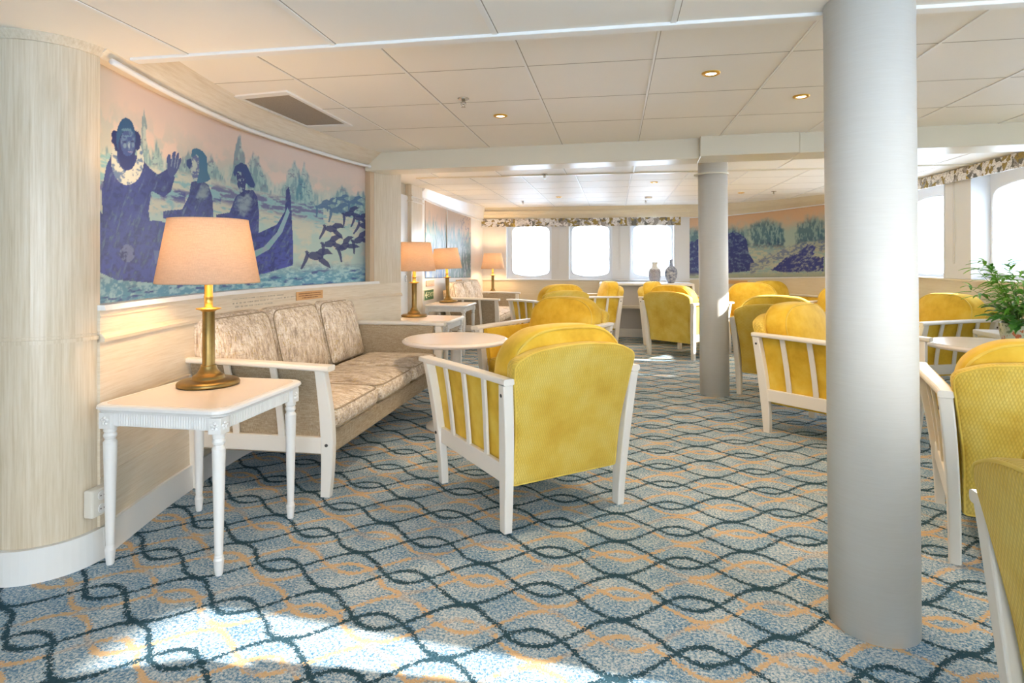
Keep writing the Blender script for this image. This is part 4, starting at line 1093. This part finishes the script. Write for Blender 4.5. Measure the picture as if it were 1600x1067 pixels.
LAMPS = []
def lamp(x, y, z, label, power=9, tilt=0, scale=1):
    if LAMPS:
        root = copy_tree(LAMPS[0]); root.location = (x, y, z); root['label'] = label
    else:
        root = empty('table_lamp', label, 'table lamp', (x, y, z), 0, 'brass table lamps with linen shades')
        bm = B(); lathe(bm, [(.10, 0), (.124, 0), (.130, .004), (.131, .012), (.127, .019), (.118, .024), (.112, .0255), (.076, .0275), (.070, .029), (.068, .033), (.066, .042), (.060, .047), (.054, .049), (.047, .056), (.038, .070), (.033, .084), (.0325, .090)], 40)
        obj('lamp_base', bm, 'brass', root, smooth=True)
        bm = B(); lathe(bm, [(.030, .088), (.0265, .094), (.026, .330), (.028, .334)], 32); obj('stem', bm, 'brass', root, smooth=True)
        bm = B(); lathe(bm, [(.028, .332), (.034, .337), (.052, .343), (.053, .347), (.030, .350), (.0175, .352), (.0175, .392), (.0195, .395), (.0195, .402), (.0175, .405), (.0175, .455), (.012, .50)], 32)
        obj('neck', bm, 'gold_neck', root, smooth=True)
        bm = B(); rings = []
        for (r, zz) in ((.2135, .461), (.2155, .460), (.2155, .467), (.1665, .741), (.1665, .748), (.1645, .748), (.1645, .741), (.2135, .467)):
            rings.append([(r*math.cos(2*math.pi*k/56), r*math.sin(2*math.pi*k/56), zz) for k in range(56)])
        loft(bm, rings, cap=False, closed=True); obj('lamp_shade', bm, 'shade', root, smooth=True)
        bm = B()
        for k in range(3):
            a = 2*math.pi*k/3; tube(bm, [(0, 0, .60), (.166*math.cos(a), .166*math.sin(a), .74)], .0015, 5)
        tube(bm, [(0, 0, .50), (0, 0, .60)], .003, 6); obj('shade_holder', bm, 'chrome', root)
        bm = B(); bmesh.ops.create_uvsphere(bm, u_segments=16, v_segments=10, radius=.028, matrix=Matrix.Translation((0, 0, .545)))
        obj('bulb', bm, 'bulb', root, smooth=True)
    root.rotation_euler.y = tilt; root.scale = (scale,)*3
    ld = bpy.data.lights.new('bulb_light', 'POINT'); ld.energy = power*.60; ld.color = (1, .66, .35); ld.shadow_soft_size = .05
    lo = bpy.data.objects.new('bulb_light', ld); COL.objects.link(lo); lo.parent = root; lo.location = (0, 0, .625)
    if not LAMPS: LAMPS.append(root)
LAMPS_P = 9
p = at_z(326, 601, .6405); lamp(p.x, p.y, .6408, 'large brass table lamp with linen shade on the foreground side table')
p = RC(-.985, 6.0); lamp(p[0], p[1], .6408, 'brass table lamp beside the exit sign end of the near sofa, second nearest')
# the copy of the first lamp's light comes with the tree, so extra lights are removed below
p = RC(-.86, 8.05); lamp(p[0], p[1], .648, 'brass table lamp on the side table before the far sofa, leaning slightly', tilt=math.radians(-3), scale=.97)
p = at_y(770, 10.05); lamp(p, 10.05, .6408, 'smallest, furthest brass table lamp in the back left corner', scale=.93)
for o in [o for o in bpy.data.objects if o.type == 'LIGHT' and o.parent is not None]:
    sib = [q for q in o.parent.children if q.type == 'LIGHT']
    if len(sib) > 1: bpy.data.objects.remove(sib[0])

def round_table(x, y, r, label, first=None, h=.64, mat='round_top'):
    if first is not None:
        c = copy_tree(first); c.location = (x, y, 0); c['label'] = label; return c
    root = empty('round_table', label, 'round table', (x, y, 0), 0, 'round white pedestal tables')
    bm = B(); lathe(bm, [(r-.05, h-.032), (r-.02, h-.032), (r-.008, h-.028), (r, h-.018), (r, h-.012), (r-.010, h-.004), (r-.016, h-.001), (r-.02, h)], 72)
    tp = obj('table_top', bm, 'round_top', root, smooth=False)
    bm = B(); tube(bm, [((r-.022)*math.cos(2*math.pi*k/60), (r-.022)*math.sin(2*math.pi*k/60), h+.0003) for k in range(60)], .0016, 5, closed=True); obj('rim_line', bm, 'beam', tp)
    bm = B(); lathe(bm, [(.045, .03), (.038, .05), (.036, .30), (.036, .58), (.07, .605), (.09, h-.030)], 28); obj('pedestal', bm, 'cool_white', root, smooth=True)
    bm = B(); lathe(bm, [(.20, 0), (.215, .004), (.212, .016), (.10, .028), (.05, .034)], 40); obj('foot', bm, 'cool_white', root, smooth=True)
    return root
x, y = RC(-.41, 4.33); r1 = round_table(x, y, .385, 'round white table in front of the near sofa')
x, y = RC(3.25, 4.04); round_table(x, y, .385, 'round white table carrying the potted plant at the right edge', r1)
x, y = RC(3.22, 6.22); round_table(x, y, .385, 'round white table in the sun, partly behind the big column', r1)

# desk / console below the back windows
DX0, DX1 = at_y(936, 9.5), 1.22
dk = empty('desk', 'long white desk with shelf below the back windows', 'desk', ((DX0+DX1)/2, 9.85, 0)); hx = (DX1-DX0)/2
bm = B(); box(bm, -hx, hx, -.31, .50, .815, .85, .006); obj('desk_top', bm, 'cool_white', dk)
bm = B(); box(bm, -hx+.03, hx-.03, -.25, -.235, 0, .815); obj('back_panel', bm, 'grey_panel', dk)
bm = B(); box(bm, -hx+.03, hx-.03, -.33, -.25, .455, .50, .004); obj('shelf', bm, 'pillar', dk)
bm = B(); box(bm, -hx+.03, hx-.03, -.268, -.25, 0, .13, .003); obj('kick_board', bm, 'base', dk)
for sx in (-1, 1):
    bm = B(); box(bm, sx*(hx-.02)-.02, sx*(hx-.02)+.02, -.34, .50, 0, .815, .004); obj('side_panel', bm, 'cool_white', dk)
# vases
def vase_pos(px): return at_y(px, 9.86)
bm = B(); lathe(bm, [(.045, 0), (.062, .004), (.086, .05), (.097, .11), (.098, .17), (.088, .215), (.066, .238), (.045, .252), (.042, .29), (.048, .325), (.050, .335), (.044, .336), (.036, .30)], 40)
tag(obj('vase', bm, 'chevron', smooth=True, loc=(vase_pos(1023), 9.86, .8505)), 'white vase with navy zigzag stripes on the desk', 'vase', 'vases on the desk')
bm = B(); lathe(bm, [(.042, 0), (.055, .004), (.070, .04), (.095, .11), (.102, .165), (.092, .215), (.060, .252), (.030, .275), (.025, .30), (.024, .35), (.028, .375), (.022, .377)], 40)
tag(obj('vase', bm, 'vase2', smooth=True, loc=(vase_pos(1048.5), 9.88, .8505)), 'round bellied blue grey painted vase with a thin neck on the desk', 'vase', 'vases on the desk')

# potted plant
x, y = RC(3.44, 4.02); rnd = random.Random(7)
pl = empty('potted_plant', 'leafy green plant in a floral ceramic pot on a round table', 'potted plant', (x, y, .641))
bm = B(); lathe(bm, [(.075, 0), (.098, .003), (.112, .04), (.118, .09), (.121, .135), (.124, .142), (.114, .142), (.110, .12), (.05, .115)], 44); obj('pot', bm, 'pot', pl, smooth=True)
bm = B(); lathe(bm, [(.02, .10), (.108, .112), (.10, .118), (.01, .125)], 24); obj('soil', bm, 'soil', pl)
def leaf(bm, p, dr, up, ln, w, droop=.3, n=5, lobes=False):
    dr = dr.normalized(); sd_ = dr.cross(up).normalized(); nn = sd_.cross(dr).normalized(); Lr = []
    for k in range(n+1):
        t = k/n; c = p+dr*ln*t-Vector((0, 0, 1))*droop*ln*t*t; ww = w*math.sin(math.pi*min(1, t*.9+.08))**.8*(1-.25*t)
        if lobes: ww *= (1.0 if k % 2 else .55)
        Lr.append((bm.verts.new(c-sd_*ww+nn*w*.25), bm.verts.new(c), bm.verts.new(c+sd_*ww+nn*w*.25)))
    for a, b in zip(Lr[:-1], Lr[1:]):
        for j in (0, 1): bm.faces.new((a[j], a[j+1], b[j+1], b[j]))
st = B(); f1 = B(); f2 = B()
for k in range(16):                                     # tall bamboo-like shoots with narrow leaves
    a = 2*math.pi*k/16+rnd.uniform(-.2, .2); lean = rnd.uniform(.12, .55); h = rnd.uniform(.28, .50)*(1.15-lean*.6)
    pts = [Vector((.04*math.cos(a), .04*math.sin(a), .12))]
    for j in range(1, 8):
        t = j/7; pts.append(Vector(((.04+lean*.62*t**1.5)*math.cos(a), (.04+lean*.62*t**1.5)*math.sin(a), .12+h*t*(1-.16*t*lean))))
    tube(st, pts, [.0032-.0003*j for j in range(8)], 5)
    for j in range(2, 8):
        for q in range(5):
            b = a+rnd.uniform(-2.4, 2.4); d_ = Vector((math.cos(b), math.sin(b), rnd.uniform(-.05, .8)))
            leaf(f1, pts[j]+Vector((0, 0, rnd.uniform(-.02, .02))), d_, Vector((0, 0, 1)), rnd.uniform(.09, .15), rnd.uniform(.009, .015), .35)
for k in range(26):                                     # broad notched lower leaves
    a = 2*math.pi*k/26*1.0+rnd.uniform(-.15, .15); e = rnd.uniform(-.1, 1.3)
    p0 = Vector((.07*math.cos(a), .07*math.sin(a), .13+rnd.uniform(0, .10)))
    leaf(f2, p0, Vector((math.cos(a), math.sin(a), e)), Vector((0, 0, 1)), rnd.uniform(.17, .25), rnd.uniform(.036, .054), .45, 9, True)
obj('stem', st, 'stem', pl); 
obj('upper_foliage', f1, 'leaf1', pl); obj('lower_foliage', f2, 'leaf2', pl)

# ---- wall and ceiling fittings
def on_path(path, px):
    best = None
    for a, b in zip(path[:-1], path[1:]):
        for k in range(20):
            q = a.lerp(b, k/20); e = abs(proj(q.x, q.y, 1)[0]-px)
            if best is None or e < best[0]: best = (e, q, (b-a).normalized())
    return best[1], best[2]
def plate(path, px0, px1, py0, py1, off, th, mat, name, label, cat, group=None, lines=0, ink='engrave'):
    a, t0 = on_path(path, px0); b, t1_ = on_path(path, px1); u = (b-a).normalized(); n = Vector((u.y, -u.x, 0)); mid = (a+b)/2
    dm = depth(mid.x, mid.y); za, zb_ = EYE+(408-py1)*dm/FPX, EYE+(408-py0)*dm/FPX; w = (b-a).length; h = zb_-za
    # keep the plate clear of the curved wall
    o = mid+n*(off+.0); rz = math.atan2(u.y, u.x)
    root = empty(name, label, cat, (o.x, o.y, (za+zb_)/2), rz, group)
    bm = B(); box(bm, -w/2, w/2, -th, 0, -h/2, h/2, min(.0015, th*.3)); obj('plate', bm, mat, root)
    if lines:
        bm = B(); r_ = random.Random(3)
        for k in range(lines):
            zc = h*.5-h*(k+1)/(lines+1); hh = h/(lines+1)*.26; x_ = -w*.42+(w*.12 if k == lines-1 else 0)
            xe = w*.42-(w*.12 if k == lines-1 else 0)
            while x_ < xe:
                l = w*r_.uniform(.012, .022)
                box(bm, x_, x_+l, -th-.0006, -th+.0002, zc-hh, zc+hh*r_.uniform(.5, 1)); x_ += l+w*r_.uniform(.006, .016)
        obj('engraved_lines', bm, ink, root)
    return root
plate(PL, 461.5, 503, 454.5, 467.5, .004, .004, 'brass_plate', 'plaque', 'copper coloured plaque with small dark text under the whaling mural', 'plaque', lines=3)
plate(PB, 665.5, 677.5, 438, 447, .004, .006, 'pale_plate', 'plaque', 'faded copper plaque above the exit sign', 'plaque', lines=3, ink='faint_ink')
plate(PB, 712, 721, 437, 444, .004, .006, 'brass_plate', 'plaque', 'small copper plaque under the waterfall mural', 'plaque')
plate([p for p in PC], 1128, 1168, 438, 443.5, .006, .006, 'brass_plate', 'plaque', 'long copper plaque under the cliff mural right of the far column', 'plaque')
# faint painted lettering under the whaling mural: three rows of pale, worn characters
bm = B(); r_ = random.Random(11)
for row, (pa, pb, ya_, yb_) in enumerate(((364, 440, 467.0, 460.5), (364, 458, 474.5, 463.2), (368, 424, 479.6, 473.2))):
    px = pa
    while px < pb:
        wd = r_.randint(2, 8)
        for c in range(wd):
            q, t_ = on_path(PL, px); n = Vector((t_.y, -t_.x, 0)); q = q+n*.0012
            py = ya_+(yb_-ya_)*(px-pa)/(pb-pa); z = EYE+(408-py)*depth(q.x, q.y)/FPX
            M = Matrix.Translation((q.x, q.y, z)) @ Matrix.Rotation(math.atan2(t_.y, t_.x), 4, 'Z')
            k = r_.randint(0, 3); h_, w_ = .0085, .0055
            box(bm, -w_/2, -w_/2+.0013, -.0010, .0004, -h_/2, h_/2, 0, M)
            if k != 1: box(bm, -w_/2, w_/2, -.0010, .0004, h_/2-.0013, h_/2, 0, M)
            if k in (1, 3): box(bm, -w_/2, w_/2, -.0010, .0004, -h_/2, -h_/2+.0013, 0, M)
            if k in (0, 2): box(bm, w_/2-.0013, w_/2, -.0010, .0004, -h_/2, h_/2, 0, M)
            px += 1.75
        px += 1.9
tag(obj('painted_lettering', bm, 'faint_ink'), 'faint worn lettering left of the plaque under the whaling mural', 'lettering')

# exit sign
ex = plate(PB, 661.5, 676.8, 452.3, 468.5, .004, .006, 'exit_glow', 'exit_sign', 'small green exit sign with arrow low on the far left wall', 'exit sign')
a, _ = on_path(PB, 661.5); b, _ = on_path(PB, 676.8); w = (b-a).length; dm = depth((a.x+b.x)/2, (a.y+b.y)/2); h = 16.2*dm/FPX
bm = B(); box(bm, -w*.46, w*.46, -.0068, -.0058, -h*.46, h*.46); g = obj('green_field', bm, 'exit_green', ex)
def text(body, size, parent, loc, mat, sx=1.0):
    cu = bpy.data.curves.new('lettering', 'FONT'); cu.body = body; cu.size = size; cu.extrude = .0006; cu.align_x = 'CENTER'; cu.align_y = 'CENTER'
    tmp = bpy.data.objects.new('tmp', cu); COL.objects.link(tmp); dg = bpy.context.evaluated_depsgraph_get()
    me = bpy.data.meshes.new_from_object(tmp.evaluated_get(dg)); bpy.data.objects.remove(tmp)
    me.materials.clear(); me.materials.append(MT[mat]); o = bpy.data.objects.new('lettering', me); COL.objects.link(o); o.parent = parent
    o.location = loc; o.rotation_euler = (math.pi/2, 0, 0); o.scale = (sx, 1, 1); return o
text('EXIT', h*.62, ex, (w*.17, -.0074, -h*.01), 'exit_glow', w*.60/(h*.62*1.95))
bm = B(); vs = [(-.42, 0), (-.28, .30), (-.20, .30), (-.29, .06), (-.16, .06), (-.16, -.06), (-.29, -.06), (-.20, -.30), (-.28, -.30)]
loft(bm, [[(u*w, yy, v*h) for u, v in vs] for yy in (-.0080, -.0066)]); obj('arrow', bm, 'exit_glow', ex)

# power outlet
q, t_ = Vector((-2.060, 2.065, 0)), Vector((0, 1, 0)); n = Vector((t_.y, -t_.x, 0)); dq = depth(q.x, q.y)
ou = empty('power_outlet', 'cream surface mounted power outlet low on the wall behind the side table', 'power outlet', (q.x+n.x*.001, q.y+n.y*.001, EYE+(408-782)*dq/FPX), math.atan2(t_.y, t_.x))
bm = B(); box(bm, -.045, .045, -.042, 0, -.055, .055, .007); obj('housing', bm, 'plastic', ou)
bm = B()
for zc in (.025, -.028):
    lathe(bm, [(.0185, 0), (.0185, .002)], 20); 
bm.clear()
for zc in (.026, -.026):
    rings = [[(.019*math.cos(a), -.042-o, zc+.019*math.sin(a)) for a in [2*math.pi*k/20 for k in range(20)]] for o in (-.001, .003)]
    loft(bm, rings)
so = obj('socket', bm, 'cool_white', ou)
bm = B()
for zc in (.026, -.026):
    for dx in (-.008, .008):
        loft(bm, [[(dx+.003*math.cos(a), -.045-o, zc+.003*math.sin(a)) for a in [2*math.pi*k/8 for k in range(8)]] for o in (-.001, .0006)])
obj('pin_hole', bm, 'dark', so)
# wall screws
for px, py in ((133, 604),):
    pass

# air vent in the ceiling
vc = [at_z(364, 149, CEIL), at_z(448, 141, CEIL), at_z(551, 195.5, CEIL), at_z(481, 198, CEIL)]
vx = (min(v.x for v in vc)+.03, max(v.x for v in vc)); vy = (min(v.y for v in vc), max(v.y for v in vc))
ve = empty('ceiling_vent', 'dark mesh air vent in the ceiling above the whaling mural', 'air vent', (0, 0, CEIL))
def quad_solid(bm, P, z0, z1): loft(bm, [[(p.x, p.y, z0) for p in P], [(p.x, p.y, z1) for p in P]])
cen = sum(vc, Vector())/4
inner = [cen+(p-cen)*.86 for p in vc]
bm = B(); quad_solid(bm, inner, -.004, .004); obj('mesh_panel', bm, 'vent', ve)
bm = B()
for i in range(4):
    a, b = vc[i], vc[(i+1) % 4]; c, d_ = inner[(i+1) % 4], inner[i]; quad_solid(bm, [a, b, c, d_], -.009, .004)
obj('vent_frame', bm, 'batten', ve)

SPR = [(724, 157, 'ceiling sprinkler above the foreground, left of the nearest downlight'), (851, 275, 'ceiling sprinkler just beyond the beam'), (817, 317, 'small ceiling sprinkler near the left back window'),
       (1009, 316, 'small ceiling sprinkler near the right back window'), (1209, 302, 'ceiling sprinkler above the cliff mural')]
sp0 = None
for px, py, lb in SPR:
    p = at_z(px, py-3, CEIL)
    if sp0 is None:
        sp0 = empty('sprinkler', lb, 'sprinkler', (p.x, p.y, CEIL), 0, 'ceiling sprinklers')
        bm = B(); lathe(bm, [(.028, -.006), (.034, -.003), (.034, .001)], 20); obj('rosette', bm, 'chrome', sp0, smooth=True)
        bm = B(); lathe(bm, [(.008, -.036), (.010, -.030), (.010, -.004)], 12); tube(bm, [(.013, 0, -.018), (.015, 0, -.034), (.002, 0, -.048)], .002, 5); tube(bm, [(-.013, 0, -.018), (-.015, 0, -.034), (-.002, 0, -.048)], .002, 5)
        obj('nozzle', bm, 'chrome', sp0, smooth=True)
        bm = B(); lathe(bm, [(.004, -.050), (.013, -.050), (.013, -.048), (.004, -.046)], 14); obj('deflector', bm, 'chrome', sp0)
    else:
        c = copy_tree(sp0); c.location = (p.x, p.y, CEIL); c['label'] = lb
DL = [(782, 180.5, 'downlight above the foreground, left of the other two near ones'), (1111, 114, 'nearest ceiling downlight, left of the big column'), (1252, 150, 'downlight beside the big column, above the boxed beam'),
      (873, 307.5, 'small far downlight above the left back window'), (1022, 284.5, 'far downlight above the right back window'), (1158, 301, 'far downlight right of the far column')]
dl0 = None
for px, py, lb in DL:
    p = at_z(px, py, CEIL)
    if dl0 is None:
        dl0 = empty('downlight', lb, 'downlight', (p.x, p.y, CEIL), 0, 'brass rimmed ceiling downlights')
        bm = B(); rings = [[(r*math.cos(2*math.pi*k/28), r*math.sin(2*math.pi*k/28), z) for k in range(28)] for r, z in ((.046, .0), (.044, -.006), (.034, -.010), (.026, -.006), (.024, .0))]
        loft(bm, rings, cap=False); obj('rim', bm, 'gold_neck', dl0, smooth=True)
        bm = B(); lathe(bm, [(.026, -.004), (.024, -.003)], 20); obj('bulb', bm, 'spot', dl0)
    else:
        c = copy_tree(dl0); c.location = (p.x, p.y, CEIL); c['label'] = lb
for r_ in [o for o in COL.objects if o.name.startswith('downlight') and o.parent is None]:
            ld = bpy.data.lights.new('downlight_beam', 'SPOT'); ld.energy = 20; ld.color = (1, .72, .45); ld.spot_size = math.radians(125); ld.spot_blend = .6; ld.shadow_soft_size = .03
            lo = bpy.data.objects.new('downlight_beam', ld); COL.objects.link(lo); lo.parent = r_; lo.location = (0, 0, -.02)
p = at_z(1013, 307.5, CEIL); bm = B(); lathe(bm, [(.035, -.03), (.05, -.022), (.055, -.001), (.055, .0)], 24)
tag(obj('smoke_detector', bm, 'cool_white', smooth=True, loc=(p.x, p.y, CEIL)), 'round white smoke detector on the far ceiling', 'smoke detector')
